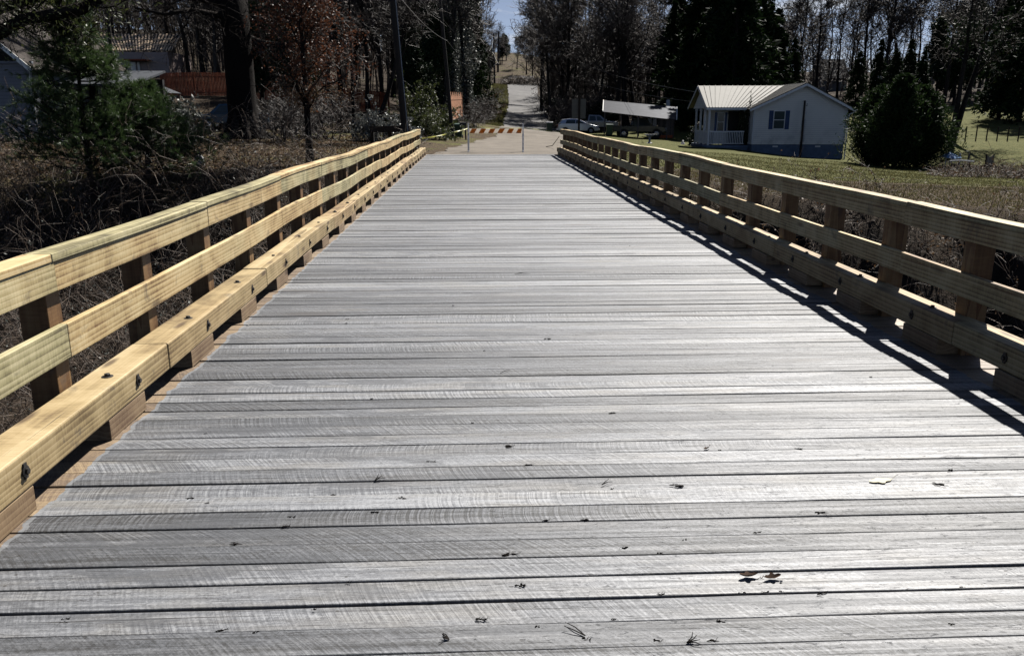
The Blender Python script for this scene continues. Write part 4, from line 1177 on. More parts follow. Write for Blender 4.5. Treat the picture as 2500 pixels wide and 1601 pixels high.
# --- metal roofed house right of the bridge (local x to the right, y away from the camera)
hs = root_at('gabled_house', 'small cream sided house with a ribbed metal roof, blue shutters and blue block foundation', 'house', 1834.7, 353, 50)
Wd, Dp, EV_, PK, PX = 5.66, 7.5, 2.17, 3.52, 2.96
def gable(mb, x0, x1, xp, y0, y1, z0, ze, zp): mb.prism([(x0, z0), (x1, z0), (x1, ze), (xp, zp), (x0, ze)], y0, y1)
mb = MB(); gable(mb, 0, Wd, PX, 0, Dp, 0, EV_, PK); mb.build('wall', M['cream_siding'], hs)
mb = MB(); mb.box(-1.85, 0, 1.9, 5.2, -.02, 2.12); mb.prism([(1.9, 2.12), (5.2, 2.12), (3.2, 3.3)], -2.55, -2.45, axis='x')
mb.build('porch_wall', M['cream_siding'], hs)
mb = MB(); mb.box(.03, Wd - .03, .03, Dp - .03, -1.7, -.002); mb.box(-2.58, 0.02, 1.95, 5.2, -1.2, -.23); mb.build('foundation', M['blue_block'], hs)
mb = MB(); mb.box(-2.6, -.01, .62, 1.93, -.22, -.08); mb.box(-2.62, -1.86, 1.93, 5.0, -.22, -.08); mb.box(-2.55, -.03, .68, .72, -1.0, -.22); mb.build('porch_floor', M['blue_block'], hs)
# roofs with standing ribs
def slope_roof(name, a, b, c, d, ribs, mat, parent, th=.03, rib=.03):
    a, b, c, d = [np.array(q, float) for q in (a, b, c, d)]   # eave a-b, ridge d-c
    n = np.cross(b - a, d - a); n /= np.linalg.norm(n)
    if n[2] < 0: n = -n
    mb = MB(); vs = [q for q in (a, b, c, d)] + [q + n * th for q in (a, b, c, d)]
    mb.add(vs, [(3, 2, 1, 0), (4, 5, 6, 7), (0, 1, 5, 4), (1, 2, 6, 5), (2, 3, 7, 6), (3, 0, 4, 7)])
    for i in range(ribs + 1):
        t_ = i / ribs
        mb.beam(a + (b - a) * t_ + n * (th + rib * .5), d + (c - d) * t_ + n * (th + rib * .5), .035, rib, up=n)
    return mb.build(name, mat, parent)
ov = .33; sl_ = (PK - EV_) / PX
slope_roof('roof', (-ov, Dp + .3, EV_ - ov * sl_ + .05), (-ov, -ov, EV_ - ov * sl_ + .05), (PX, -ov, PK + .05), (PX, Dp + .3, PK + .05), 17, M['metal_roof'], hs)
sr_ = (PK - EV_) / (Wd - PX)
slope_roof('roof', (Wd + ov, -ov, EV_ - ov * sr_ + .05), (Wd + ov, Dp + .3, EV_ - ov * sr_ + .05), (PX, Dp + .3, PK + .05), (PX, -ov, PK + .05), 17, M['metal_roof'], hs)
slope_roof('porch_roof', (-2.75, .5, 2.16), (-.1, .5, 2.16), (2.7, 3.2, 3.50), (-2.75, 3.2, 3.50), 15, M['metal_roof'], hs)
slope_roof('porch_roof', (2.7, 5.9, 2.16), (-2.75, 5.9, 2.16), (-2.75, 3.2, 3.50), (2.7, 3.2, 3.50), 13, M['metal_roof'], hs)
mb = MB()
mb.beam((-ov, -ov, EV_ - ov * sl_ - .02), (PX, -ov, PK - .02), .03, .13); mb.beam((Wd + ov, -ov, EV_ - ov * sr_ - .02), (PX, -ov, PK - .02), .03, .13)
mb.box(-2.75, -.30, .47, .50, 2.03, 2.17); mb.beam((-2.78, .5, 2.12), (-2.78, 3.2, 3.45), .03, .12); mb.beam((-2.78, 5.9, 2.12), (-2.78, 3.2, 3.45), .03, .12)
mb.box(-.012, .07, -.025, -.002, 0, EV_ - .05); mb.box(Wd - .07, Wd + .012, -.025, -.002, 0, EV_ - .05)
mb.build('trim', M['white_trim'], hs)
mb = MB(); mb.box(Wd + ov, Wd + ov + .1, -ov, Dp, 2.0, 2.08)
mb.tube([(Wd + ov + .05, -.2, 2.0), (Wd + ov - .02, -.15, 1.88), (Wd + .10, -.08, 1.78), (Wd + .06, -.05, 1.6), (Wd + .06, -.05, -1.0)], .035, 8)
mb.build('gutter', M['white_trim'], hs)
def window(parent, x, y, z0, z1, w, shut=None, name='window'):
    mb = MB(); fr = .05
    mb.box(x - w / 2 - fr, x + w / 2 + fr, y - .03, y - .002, z1, z1 + fr); mb.box(x - w / 2 - fr, x + w / 2 + fr, y - .03, y - .002, z0 - fr, z0)
    mb.box(x - w / 2 - fr, x - w / 2, y - .03, y - .002, z0, z1); mb.box(x + w / 2, x + w / 2 + fr, y - .03, y - .002, z0, z1)
    zm = (z0 + z1) / 2; mb.box(x - w / 2, x + w / 2, y - .024, y - .002, zm - .02, zm + .02)
    f = mb.build(name, M['white_trim'], parent)
    mb = MB(); mb.box(x - w / 2, x + w / 2, y - .012, y - .004, z0, z1); mb.build('pane', M['window_glass'], f)
    if shut:
        for s_ in (-1, 1):
            a = x + s_ * (w / 2 + fr + .01); b = a + s_ * shut
            mb = MB(); mb.box(min(a, b), max(a, b), y - .028, y - .002, z0 - .05, z1 + .05)
            for k_ in range(12):
                zz = z0 + (z1 - z0) * k_ / 12; mb.box(min(a, b) + .03, max(a, b) - .03, y - .036, y - .028, zz, zz + .05)
            mb.build('shutter', M['blue_shutter'], parent)
window(hs, 1.56, 0, .95, 1.95, .62, .25)
for xx in (.95 + .35, 3.9):
    mb = MB(); mb.box(xx, xx + .32, -.02 + .03, .028, -.16, -.08); mb.build('vent', M['white_trim'], hs)
window(hs, -1.50, 1.9, .75, 1.85, .38, .14); 
mb = MB(); mb.box(-1.05, -.35, 1.86, 1.895, 0, 1.95); mb.box(-.95, -.45, 1.85, 1.858, .2, 1.0); mb.box(-.95, -.45, 1.85, 1.858, 1.1, 1.85); mb.build('door', M['near_black'], hs)
for xx, yy in ((-2.5, .72), (-2.5, 1.9), (-2.5, 3.1), (-2.5, 4.4)):
    mb = MB(); mb.box(xx - .055, xx + .055, yy - .055, yy + .055, -.08, 2.1); mb.box(xx - .08, xx + .08, yy - .08, yy + .08, 1.98, 2.06); mb.build('porch_post', M['white_trim'], hs)
mb = MB(); mb.box(-2.45, -.3, .70, .74, .72, .78); mb.box(-2.45, -.3, .70, .74, .0, .05)
for i in range(20): xx = -2.38 + i * .105; mb.box(xx, xx + .035, .705, .735, .05, .72)
mb.box(-2.52, -2.48, .8, 4.3, .72, .78); mb.box(-2.52, -2.48, .8, 4.3, 0, .05)
for i in range(30): yy = .85 + i * .115; mb.box(-2.515, -2.485, yy, yy + .035, .05, .72)
mb.build('porch_railing', M['white_trim'], hs)
mb = MB(); mb.box(3.05, 3.17, -.06, -.026, .15, .55); mb.box(3.09, 3.13, -.05, -.026, .55, 1.5); mb.build('meter_box', M['grey_plastic'], hs)

# service pole at the gable
sp = empty('service_pole', 'short brown service pole standing against the gable wall of the house', 'utility pole', at(1963, 49.2), 0)
q0 = T(sp.location.x, sp.location.y)
topz = W(1963, 246, 49.2)[2] - q0
mb = MB(); mb.tube([(0, 0, -.3), (0, 0, topz)], [.075, .06], 10); mb.build('pole', M['pole_wood'], sp, smooth=False)
mb = MB(); mb.beam((.05, 0, topz - .25), (.16, 0, topz - .33), .02, .02); mb.beam((.16, 0, topz - .33), (.15, 0, topz - .15), .02, .02); mb.build('bracket', M['dark_steel'], sp)

# --- carport and what stands beneath it
cp = root_at('carport', 'low carport with a corrugated metal roof on thin posts and a board storage wall', 'carport', 1474, 324, 78)
def lc(root, px, py, d):
    v = W(px, py, d) - np.array(root.location); c_, s_ = math.cos(-PSI), math.sin(-PSI)
    return np.array([v[0] * c_ + v[1] * s_, -v[0] * s_ + v[1] * c_, v[2]])
A, B, C_, D_ = lc(cp, 1473, 273, 74), lc(cp, 1651, 293, 72), lc(cp, 1652, 263, 77), lc(cp, 1474.5, 247, 79)
mb = MB(); NR = 22; vs = []
for i in range(NR + 1):
    t_ = i / NR; zz = .10 if i % 2 else 0
    p = A + (D_ - A) * t_; q = B + (C_ - B) * t_
    vs += [p + (0, 0, zz), q + (0, 0, zz), p + (0, 0, zz - .02), q + (0, 0, zz - .02)]
fs = []
for i in range(NR):
    o = i * 4; fs += [(o, o + 1, o + 5, o + 4), (o + 2, o + 6, o + 7, o + 3), (o, o + 4, o + 6, o + 2), (o + 1, o + 3, o + 7, o + 5)]
mb.add(vs, fs); mb.build('roof', M['carport_metal'], cp)
mb = MB(); mb.beam(A + (-.04, 0, .03), D_ + (-.04, 0, .06), .07, .12); mb.beam(B + (.04, 0, .03), C_ + (.04, 0, .06), .07, .12); mb.build('end_trim', M['white_trim'], cp)
def gz(root, x, y):
    c_, s_ = math.cos(-PSI), math.sin(-PSI)
    return T(root.location.x + x * c_ - y * s_, root.location.y + x * s_ + y * c_) - root.location.z
for px, d in ((1476, 74.3), (1516, 74), (1558, 73.4), (1629, 72.6), (1512, 78), (1560, 77.5), (1645, 76.5)):
    q = lc(cp, px, 300, d)
    t_ = (q[0] - A[0]) / (B[0] - A[0]); u_ = (q[1] - (A[1] + (B[1] - A[1]) * t_)) / ((D_[1] - A[1]))
    zt = (A + (B - A) * t_)[2] + ((D_ - A)[2]) * max(0, u_) - .03
    mb = MB(); mb.box(q[0] - .045, q[0] + .045, q[1] - .045, q[1] + .045, gz(cp, q[0], q[1]) - .2, zt); mb.build('post', M['aged_wood'], cp)
q0, q1 = lc(cp, 1606, 300, 77), lc(cp, 1650, 300, 76)
mb = MB(); g0 = gz(cp, q0[0], q0[1]) - .3; y_ = q0[1]
n_ = 14
for i in range(n_):
    xa = q0[0] + (q1[0] - q0[0]) * i / n_; xb = q0[0] + (q1[0] - q0[0]) * (i + .93) / n_
    mb.box(xa, xb, y_, y_ + .03, g0 + .55, 1.35)
mb.box(q0[0], q1[0], y_ - .03, y_ - .001, .28, .36)
mb.build('storage_wall', M['aged_wood'], cp)
mb = MB(); mb.box(q0[0], q1[0], y_, y_ + .05, g0 - .2, g0 + .54); mb.build('wall_base', M['red_fence'], cp)
mb = MB(); mb.box(q0[0] - .95, q0[0] - .55, y_ + .1, y_ + .14, .3, 1.3); mb.box(q0[0] - .45, q0[0] - .1, y_ + .1, y_ + .14, .3, 1.3); mb.build('pale_panel', M['grey_plastic'], cp)
mb = MB(); mb.tube([(lc(cp, 1631, 262, 78)), (lc(cp, 1631, 245, 78))], [.2, .17], 10); mb.build('chimney_pipe', M['grey_plastic'], cp)

# --- vehicles
def vehicle(name, label, loc_, rz, paint, L_, W_, low, cab, wins, wheels, wr, zs, taper=.22, glass='window_glass', lights=True, hub='chrome'):
    root = empty(name, label, 'car' if name.endswith('car') else 'pickup truck', loc_, rz)
    def hw(z): return W_ / 2 * (1 - taper * max(0, z - zs))
    def shape(mb, poly):
        n = len(poly)
        vs = [(x_, -hw(z_), z_) for x_, z_ in poly] + [(x_, hw(z_), z_) for x_, z_ in poly]
        mb.add(vs, [tuple(range(n)), tuple(range(2 * n - 1, n - 1, -1))] + [(i, i + n, (i + 1) % n + n, (i + 1) % n) for i in range(n)])
    mb = MB(); shape(mb, low); mb.build('body', M[paint], root, bevel=.05)
    if cab: mb = MB(); shape(mb, cab); mb.build('cab', M[paint], root, bevel=.04)
    for poly in wins:
        for s_ in (-1, 1):
            n = len(poly); mb = MB()
            vs = [(x_, s_ * (hw(z_) + .006), z_) for x_, z_ in poly] + [(x_, s_ * (hw(z_) - .01), z_) for x_, z_ in poly]
            mb.add(vs, [tuple(range(n)), tuple(range(2 * n - 1, n - 1, -1))] + [(i, i + n, (i + 1) % n + n, (i + 1) % n) for i in range(n)])
            mb.build('side_window', M[glass], root)
    if cab:
        # windscreen and rear window follow the cab's sloping ends
        (xf0, zf0), (xf1, zf1) = cab[1], cab[2]
        for (xa, za), (xb, zb), nm, s_ in (((xf0, zf0), (xf1, zf1), 'windscreen', 1), (cab[0], cab[-1], 'rear_window', -1)):
            pa = (xa + (xb - xa) * .14, za + (zb - za) * .14); pb = (xa + (xb - xa) * .9, za + (zb - za) * .9)
            d_ = .012 * s_
            mb = MB(); ya, yb = hw(pa[1]) - .09, hw(pb[1]) - .09
            mb.add([(pa[0] + d_, -ya, pa[1]), (pa[0] + d_, ya, pa[1]), (pb[0] + d_, yb, pb[1] + .012), (pb[0] + d_, -yb, pb[1] + .012),
                    (pa[0] - d_, -ya, pa[1]), (pa[0] - d_, ya, pa[1]), (pb[0] - d_, yb, pb[1]), (pb[0] - d_, -yb, pb[1])],
                   [(0, 1, 2, 3), (7, 6, 5, 4), (0, 4, 5, 1), (1, 5, 6, 2), (2, 6, 7, 3), (3, 7, 4, 0)])
            mb.build(nm, M[glass], root)
    for wx in wheels:
        for s_ in (-1, 1):
            yc = s_ * (W_ / 2 - .10)
            mb = MB(); mb.lathe([(0, -.11), (wr * .8, -.12), (wr, -.08), (wr, .08), (wr * .8, .12), (0, .11)], 20, (wx, yc, wr), axis='y')
            w_ = mb.build('wheel', M['black_rubber'], root)
            mb = MB(); mb.lathe([(0, -.126), (wr * .30, -.13), (wr * .58, -.115), (wr * .58, .115), (wr * .3, .13), (0, .126)], 12, (wx, yc, wr), axis='y')
            mb.build('rim', M[hub], w_)
            mb = MB(); mb.lathe([(wr * 1.16, -.004), (wr * 1.16, .004), (0, .005)], 20, (wx, s_ * (W_ / 2 + .004), wr * 1.02), axis='y'); mb.build('wheel_arch', M['black_rubber'], root)
    xm = max(p[0] for p in low); xn = min(p[0] for p in low)
    for s_ in (-1, 1):
        mb = MB(); mb.box(xm - .12, xm + .015, s_ * W_ * .38 - .14, s_ * W_ * .38 + .14, zs * .62, zs * .82); mb.build('headlight', M['grey_plastic'], root, bevel=.02)
        mb = MB(); mb.box(xn - .015, xn + .08, s_ * W_ * .42 - .08, s_ * W_ * .42 + .08, zs * .62, zs * .92); mb.build('tail_light', M['red_fence'], root)
    for xx in (xm, xn):
        mb = MB(); s_ = 1 if xx == xm else -1
        mb.box(min(xx, xx + .09 * s_), max(xx, xx + .09 * s_), -W_ * .47, W_ * .47, .34, .52); mb.build('bumper', M['chrome' if hub == 'chrome' and not name.endswith('car') else paint], root, bevel=.02)
    mb = MB(); 
    if cab: mb.box(cab[1][0] - .25, cab[1][0] - .1, -W_ / 2 - .18, -W_ / 2 - .02, zs + .05, zs + .2); mb.build('mirror', M[paint], root, bevel=.02)
    return root
q = at(1411, 84)
vehicle('parked_car', 'white hatchback parked nose right behind the sign post', q + (0, 0, .02), -PSI, 'white_paint', 4.2, 1.72,
        [(-2.0, .30), (2.05, .28), (2.12, .55), (1.95, .78), (1.15, .98), (.7, 1.02), (-1.75, 1.05), (-2.05, .9), (-2.08, .5)],
        [(-1.98, 1.0), (1.05, 1.0), (.05, 1.46), (-.8, 1.52), (-1.62, 1.42)],
        [[(-.25, 1.03), (.72, 1.03), (.02, 1.36), (-.22, 1.40)], [(-1.30, 1.03), (-.32, 1.03), (-.30, 1.40), (-1.18, 1.38)]], (-1.32, 1.30), .31, 1.0, hub='grey_plastic')
q = at(1450, 91)
vehicle('parked_pickup', 'silver pickup between the white hatchback and the carport', q + (0, 0, .02), -PSI, 'silver_paint', 5.3, 1.85,
        [(-2.6, .45), (2.6, .42), (2.65, .85), (2.5, 1.02), (1.3, 1.12), (-2.6, 1.10)],
        [(-.75, 1.05), (1.45, 1.05), (.62, 1.72), (-.62, 1.76)], [[(-.60, 1.12), (.18, 1.12), (.10, 1.62), (-.52, 1.64)], [(.28, 1.12), (1.05, 1.12), (.58, 1.58), (.22, 1.62)]], (-1.7, 1.75), .37, 1.08)
q = at(1560, 75.4)
vehicle('old_pickup', 'dark old pickup nosed right under the carport roof', q + (0, 0, .03), -PSI, 'dark_green_paint', 4.9, 1.8,
        [(-2.45, .55), (2.35, .50), (2.45, .75), (2.25, .98), (1.1, 1.12), (-2.45, 1.05)],
        [(-.62, 1.05), (1.15, 1.05), (.62, 1.72), (-.50, 1.76)], [[(-.05, 1.12), (.82, 1.12), (.52, 1.6), (-.02, 1.62)]], (-1.45, 1.55), .38, 1.08, hub='silver_paint')
q = at(574, 58)
vehicle('blue_pickup', 'blue pickup facing left, half hidden behind the great oak', q + (0, 0, .02), math.pi - PSI, 'blue_paint', 5.0, 1.75,
        [(-2.45, .45), (2.35, .42), (2.45, .8), (2.35, .98), (1.35, 1.10), (-.6, 1.12), (-2.45, 1.12)],
        [(-.45, 1.08), (1.62, 1.08), (.85, 1.72), (-.32, 1.76)], [[(.30, 1.14), (1.22, 1.14), (.78, 1.62), (.30, 1.64)], [(-.34, 1.14), (.22, 1.14), (.22, 1.64), (-.26, 1.64)]], (-1.5, 1.6), .35, 1.1)

# --- carts, mailbox, bird bath, signs
def cart(name, label, px, d, sc=1.0, lid='green_plastic', rz=0):
    r = empty(name, label, 'waste cart', at(px, d), rz - PSI, 'green waste carts'); r.scale = (sc, sc, sc)
    mb = MB(); n = 4
    a, b = [(-.24, -.26), (.24, -.26), (.24, .26), (-.24, .26)], [(-.30, -.36), (.30, -.36), (.30, .34), (-.30, .34)]
    mb.add([(x_, y_, .08) for x_, y_ in a] + [(x_, y_, .98) for x_, y_ in b], [(3, 2, 1, 0), (4, 5, 6, 7)] + [(i, (i + 1) % 4, (i + 1) % 4 + 4, i + 4) for i in range(4)])
    mb.build('body', M['green_plastic'], r, bevel=.03)
    mb = MB(); mb.prism([(-.40, .985), (.40, .985), (.38, 1.05), (.05, 1.10), (-.36, 1.04)], -.33, .33, axis='x'); mb.build('lid', M[lid], r, bevel=.015)
    mb = MB(); mb.tube([(-.28, .40, .98), (.28, .40, .98)], .018, 8); mb.build('handle', M['black_plastic'], r)
    for s_ in (-1, 1):
        mb = MB(); mb.lathe([(0, -.03), (.13, -.03), (.13, .03), (0, .03)], 14, (s_ * .27, .28, .13), axis='x'); mb.build('wheel', M['black_rubber'], r)
    return r
cart('waste_cart', 'green waste cart behind the black mailbox, left of the barricade', 1119, 51.5, .84)
cart('waste_cart', 'green waste cart with pale lid, left of the white hatchback', 1342, 85, 1.05, 'grey_plastic')
cart('waste_cart', 'green waste cart at the left front post of the carport', 1489, 73, .98)
mbx = empty('mailbox', 'black mailbox on a leaning wooden post beside the left barricade leg', 'mailbox', at(1136, 49.6), -PSI)
mb = MB(); g_ = T(mbx.location.x, mbx.location.y); mz = W(1136, 307.5, 49.6)[2] - g_
mb.prism([(-.09, 0), (.09, 0), (.09, .13), (.06, .19), (0, .21), (-.06, .19), (-.09, .13)], -.36, .06, axis='x'); 
for i, v_ in enumerate(mb.v): mb.v[i] = (v_[0], v_[1], v_[2] + mz)
mb.build('box', M['black_plastic'], mbx)
mb = MB(); mb.beam((.02, 0, -.2), (-.02, 0, mz - .002), .09, .09); mb.beam((.02, 0, mz - .3), (-.26, 0, mz - .03), .05, .05); mb.build('post', M['aged_wood'], mbx)

bb = empty('bird_bath', 'white scalloped bird bath on a pedestal on the lawn before the carport', 'bird bath', at(1589, 54), 0)
mb = MB(); mb.lathe([(.20, -.05), (.20, .04), (.12, .07), (.075, .14), (.07, .28), (.09, .40), (.12, .45)], 16); mb.build('pedestal', M['concrete_white'], bb, smooth=False)
mb = MB(); mb.lathe([(.10, .44), (.24, .50), (.31, .57), (.32, .60), (.29, .60), (.22, .555), (.0, .53)], 20)
mb.build('basin', M['concrete_white'], bb)
for i in range(10):
    an = i * .628; mb = MB(); mb.lathe([(0, -.025), (.045, -.02), (.05, .0), (.045, .02), (0, .025)], 8, (.31 * math.cos(an), .31 * math.sin(an), .60)); 
    if i == 0: mball = mb
    else: mball.v += mb.v; o_ = len(mball.v) - len(mb.v); mball.f += [tuple(k + o_ for k in f_) for f_ in mb.f]; mball.a += mb.a; mball.b += mb.b; mball.mi += mb.mi
mball.build('scalloped_rim', M['concrete_white'], bb)

sg = empty('road_sign', 'beige back of a large road sign on a dark post behind the right railing end', 'sign', at(1414, 52), -PSI)
g_ = sg.location.z
mb = MB(); z0, z1 = W(1412, 290, 52)[2] - g_, W(1412, 242, 52)[2] - g_
mb.box(-.46, .42, .05, .058, z0, z1); mb.box(-.46, .42, .03, .049, z0 + .3, z0 + .34); mb.box(-.46, .42, .03, .049, z1 - .34, z1 - .3); mb.build('panel', M['sign_back'], sg)
mb = MB(); mb.box(-.06, .06, -.09, .029, -.4, W(1412, 228, 52)[2] - g_); mb.build('post', M['dark_wood'], sg)

# --- barricade
br_ = empty('barricade', 'folding road barricade with orange and white striped board across the bridge end', 'barricade', (0, 0, 0), 0)
bl, brr = W(1144, 370, 34.1), W(1276.5, 371.5, 34.1)
zl = T(bl[0], bl[1]) + .03; br_.location = (bl[0], bl[1], zl); br_.rotation_euler.z = -PSI
BW = 2.265
for xx in (0, BW):
    mb = MB(); mb.box(xx - .038, xx + .038, -.03, .03, 0, .72); mb.box(xx - .026, xx + .026, -.02, .02, .72, 1.13); mb.box(xx - .032, xx + .032, -.026, .026, 1.10, 1.15)
    mb.box(xx - .03, xx + .03, -.36, .36, -.012, .035)
    for zz in (.12, .3, .48, .66): mb.box(xx - .014, xx + .014, -.034, -.030, zz, zz + .05)
    mb.build('upright', M['white_plastic'], br_, bevel=.006)
mb = MB(); mb.box(.04, BW - .04, -.012, .012, .74, .935); bd = mb.build('striped_board', M['pale_sheeting'], br_)
for i in range(6):
    xa = .06 + i * .385
    mb = MB(); lo_, hi_ = xa - .02, xa + .19
    poly = [(max(.045, lo_), .745), (min(BW - .045, hi_), .745), (min(BW - .045, hi_ + .11), .93), (max(.045, lo_ + .11), .93)]
    mb.prism(poly, -.016, -.0125); mb.build('orange_stripe', M['orange_sheeting'], bd)

# caution tape
t = NT('caution_tape'); P = t.obj(); s3 = t.sep(P)
u = t.math('FRACT', t.math('MULTIPLY', s3[0], 2.2)); ch = t.noise(t.scale(P, (38, 38, 38)), 1.0, 1)
blk = t.math('MULTIPLY', t.math('GREATER_THAN', u, .52), t.math('GREATER_THAN', ch, .5))
tp_m = t.out(t.mix(blk, (.62, .58, .10), (.03, .03, .02)), .4); M['tape'] = tp_m
def tape(label, pts, w=.055):
    P = [np.array(p, float) for p in pts]; V = []; F = []; tot = 0
    fine = []
    for a, b in zip(P[:-1], P[1:]):
        n = 14; L_ = np.linalg.norm(b - a)
        for i in range(n): t_ = i / n; fine.append(a + (b - a) * t_ + np.array([0, 0, -.035 * L_ * 4 * t_ * (1 - t_) * .12]))
    fine.append(P[-1])
    mb = MB(); vs = []
    for i, p in enumerate(fine):
        tw = .6 * math.sin(i * .45) + .9; d_ = np.array([0, math.cos(tw), math.sin(tw)]) * w / 2
        vs += [p - d_, p + d_, p + d_ + (0, .002, .001), p - d_ + (0, .002, .001)]
    fs = []
    for i in range(len(fine) - 1):
        o = i * 4
        for j in range(4): fs.append((o + j, o + (j + 1) % 4, o + 4 + (j + 1) % 4, o + 4 + j))
    mb.add(vs, fs); return tag(mb.build('caution_tape', M['tape'], None), label, 'caution tape', 'yellow caution tapes')
tape('yellow caution tape from the left railing past the pole to the barricade', [(-2.03, 32.5, .62), W(1085, 329, 33.3), W(1143, 314, 34.3)])
tape('yellow caution tape running along the top of the striped barricade board', [W(1145, 314, 34.25), W(1210, 313.5, 34.4), W(1274, 313, 34.25)], .035)
tape('pale caution tape from the barricade to the end of the right railing', [W(1277, 313, 34.2), W(1320, 317, 33.6), (3.3, 32.6, .86)], .035)

# --- utility poles and wires
def upole(label, px, d, top_py, r0, r1, pyb=None, lean=0.0, arms=False):
    p = at(px, d); e = empty('utility_pole', label, 'utility pole', p, -PSI, 'wooden utility poles')
    q = W(px + lean, top_py, d); H = q[2] - p[2]; dx = (lean) / FPX * d
    mb = MB(); mb.tube([(0, 0, -.5), (dx * .3, 0, H * .3), (dx, 0, H)], [r0, r0 * .9, r1], 12); mb.build('pole', M['pole_wood'], e, smooth=False)
    if arms: mb = MB(); mb.box(dx - .9, dx + .9, -.06, .06, H - .7, H - .58); mb.build('crossarm', M['pole_wood'], e)
    return W(px + lean, top_py, d)
upole('near thick utility pole rising behind the left railing end', 990, 35.5, -160, .155, .12, lean=-32)
pc_ = empty('pole_conduit', 'thin pale conduit and ground wire running up the near utility pole', 'conduit', at(998, 35.2), 0)
mb = MB(); a_ = np.array([0, 0, -.2]); b_ = np.array([-.42, 0, 6.5]); mb.tube([a_, b_], .018, 6); mb.build('pipe', M['grey_plastic'], pc_)
upole('second utility pole, thinner and farther, left of the green cart', 1105, 51, -150, .125, .10, lean=-38)
upole('first of the three distant poles up the road hill', 1197, 172, 125, .24, .18, lean=-4, arms=False)
upole('middle of the three distant poles up the road hill', 1208, 205, 87, .26, .19, lean=-2)
upole('tallest distant pole against the sky gap', 1216, 230, 82, .30, .21, lean=2)
def wire(label, pts, r=.012, sag=.0):
    fine = []
    P = [np.array(p, float) for p in pts]
    for a, b in zip(P[:-1], P[1:]):
        for i in range(12):
            t_ = i / 12; fine.append(a + (b - a) * t_ + np.array([0, 0, -sag * 4 * t_ * (1 - t_)]))
    fine.append(P[-1]); mb = MB(); mb.tube(fine, r, 5)
    return tag(mb.build('power_line', M['wire'], None), label, 'power line', 'overhead wires')
wire('bright cable falling from the near pole past the farther pole', [W(975, -8, 35.5), W(1092, 100, 51), W(1135, 137, 90), W(1192, 128, 172)], .014, .25)
wire('second thinner cable between the two near poles', [W(1020, -5, 40), W(1082, 48, 51), W(1130, 95, 80), W(1192, 130, 172)], .010, .15)
wire('looping cable hanging between the distant poles', [W(1192, 126, 172), W(1206, 88, 205), W(1216, 84, 230)], .035, .9)
wire('upper service cable crossing to the gable of the metal roofed house', [W(1216, 84, 230), W(1500, 184, 90), W(1725, 229, 53), W(1962, 248, 49.3)], .013, .12)
wire('lower service cable reaching the porch eave of the metal roofed house', [W(1286, 157, 150), W(1510, 218, 85), W(1720, 252, 54), W(1868, 265, 49.8)], .011, .1)

# --- fences at the left
def board_fence(name, label, pts, h, mat, wdt=.14, wave=False):
    e = empty(name, label, 'fence', pts[0], 0); o0 = np.array(pts[0]); mb = MB(); mr = MB()
    for a, b in zip(pts[:-1], pts[1:]):
        a = np.array(a) - o0; b = np.array(b) - o0; L_ = np.linalg.norm((b - a)[:2]); n = int(L_ / wdt)
        for i in range(n):
            p = a + (b - a) * (i + .05) / n; q = a + (b - a) * (i + .92) / n
            hh = h + random.uniform(-.02, .02) + (.16 * math.sin(i * .42) if wave else 0)
            mb.add([(p[0], p[1], p[2] + .03), (q[0], q[1], q[2] + .03), (q[0], q[1] + .02, q[2] + .03), (p[0], p[1] + .02, p[2] + .03),
                    (p[0], p[1], p[2] + hh), (q[0], q[1], q[2] + hh), (q[0], q[1] + .02, q[2] + hh), (p[0], p[1] + .02, p[2] + hh)],
                   [(3, 2, 1, 0), (4, 5, 6, 7), (0, 1, 5, 4), (1, 2, 6, 5), (2, 3, 7, 6), (3, 0, 4, 7)])
        for zz in (.35, h - .35): mr.beam(a + (0, .05, zz), b + (0, .05, zz), .04, .08)
        for t_ in (0, 1): p = a + (b - a) * t_; e_ = MB(); e_.box(p[0] - .05, p[0] + .05, p[1] + .07, p[1] + .17, p[2] - .3, p[2] + h - .1); e_.build('post', M[mat], e)
    mb.build('boards', M[mat], e); mr.build('rail', M[mat], e)
def G(px, d): return at(px, d)
board_fence('board_fence', 'long rust red board fence behind the oak and the blue pickup', [G(400, 77), G(480, 76.5), G(560, 76), G(650, 75.5), G(740, 75)], 2.1, 'red_fence')
board_fence('board_fence', 'dark red board fence section right of the rust leaved tree', [G(842, 73.5), G(900, 73), G(950, 72.5)], 1.9, 'red_fence')
board_fence('board_fence', 'orange sunlit wavy topped fence panel right of the farther utility pole', [W(1100, 296, 55), W(1129, 286, 66)], 1.75, 'orange_fence', .12, True)
# dark guard rail behind the left railing end
gd = empty('guard_rail', 'dark brown timber guard rail behind the end of the left railing', 'guard rail', at(903, 38), 0)
o0 = np.array(gd.location)
mb = MB(); mb.beam(W(903, 316, 38) - o0, W(1000, 315, 38) - o0, .06, .28); mb.build('rail', M['dark_wood'], gd)
for px in (905, 950, 996):
    q = at(px, 38) - o0; mb = MB(); mb.box(q[0] - .09, q[0] + .09, q[1] + .04, q[1] + .2, q[2] - .3, W(px, 313, 38)[2] - o0[2]); mb.build('post', M['dark_wood'], gd)

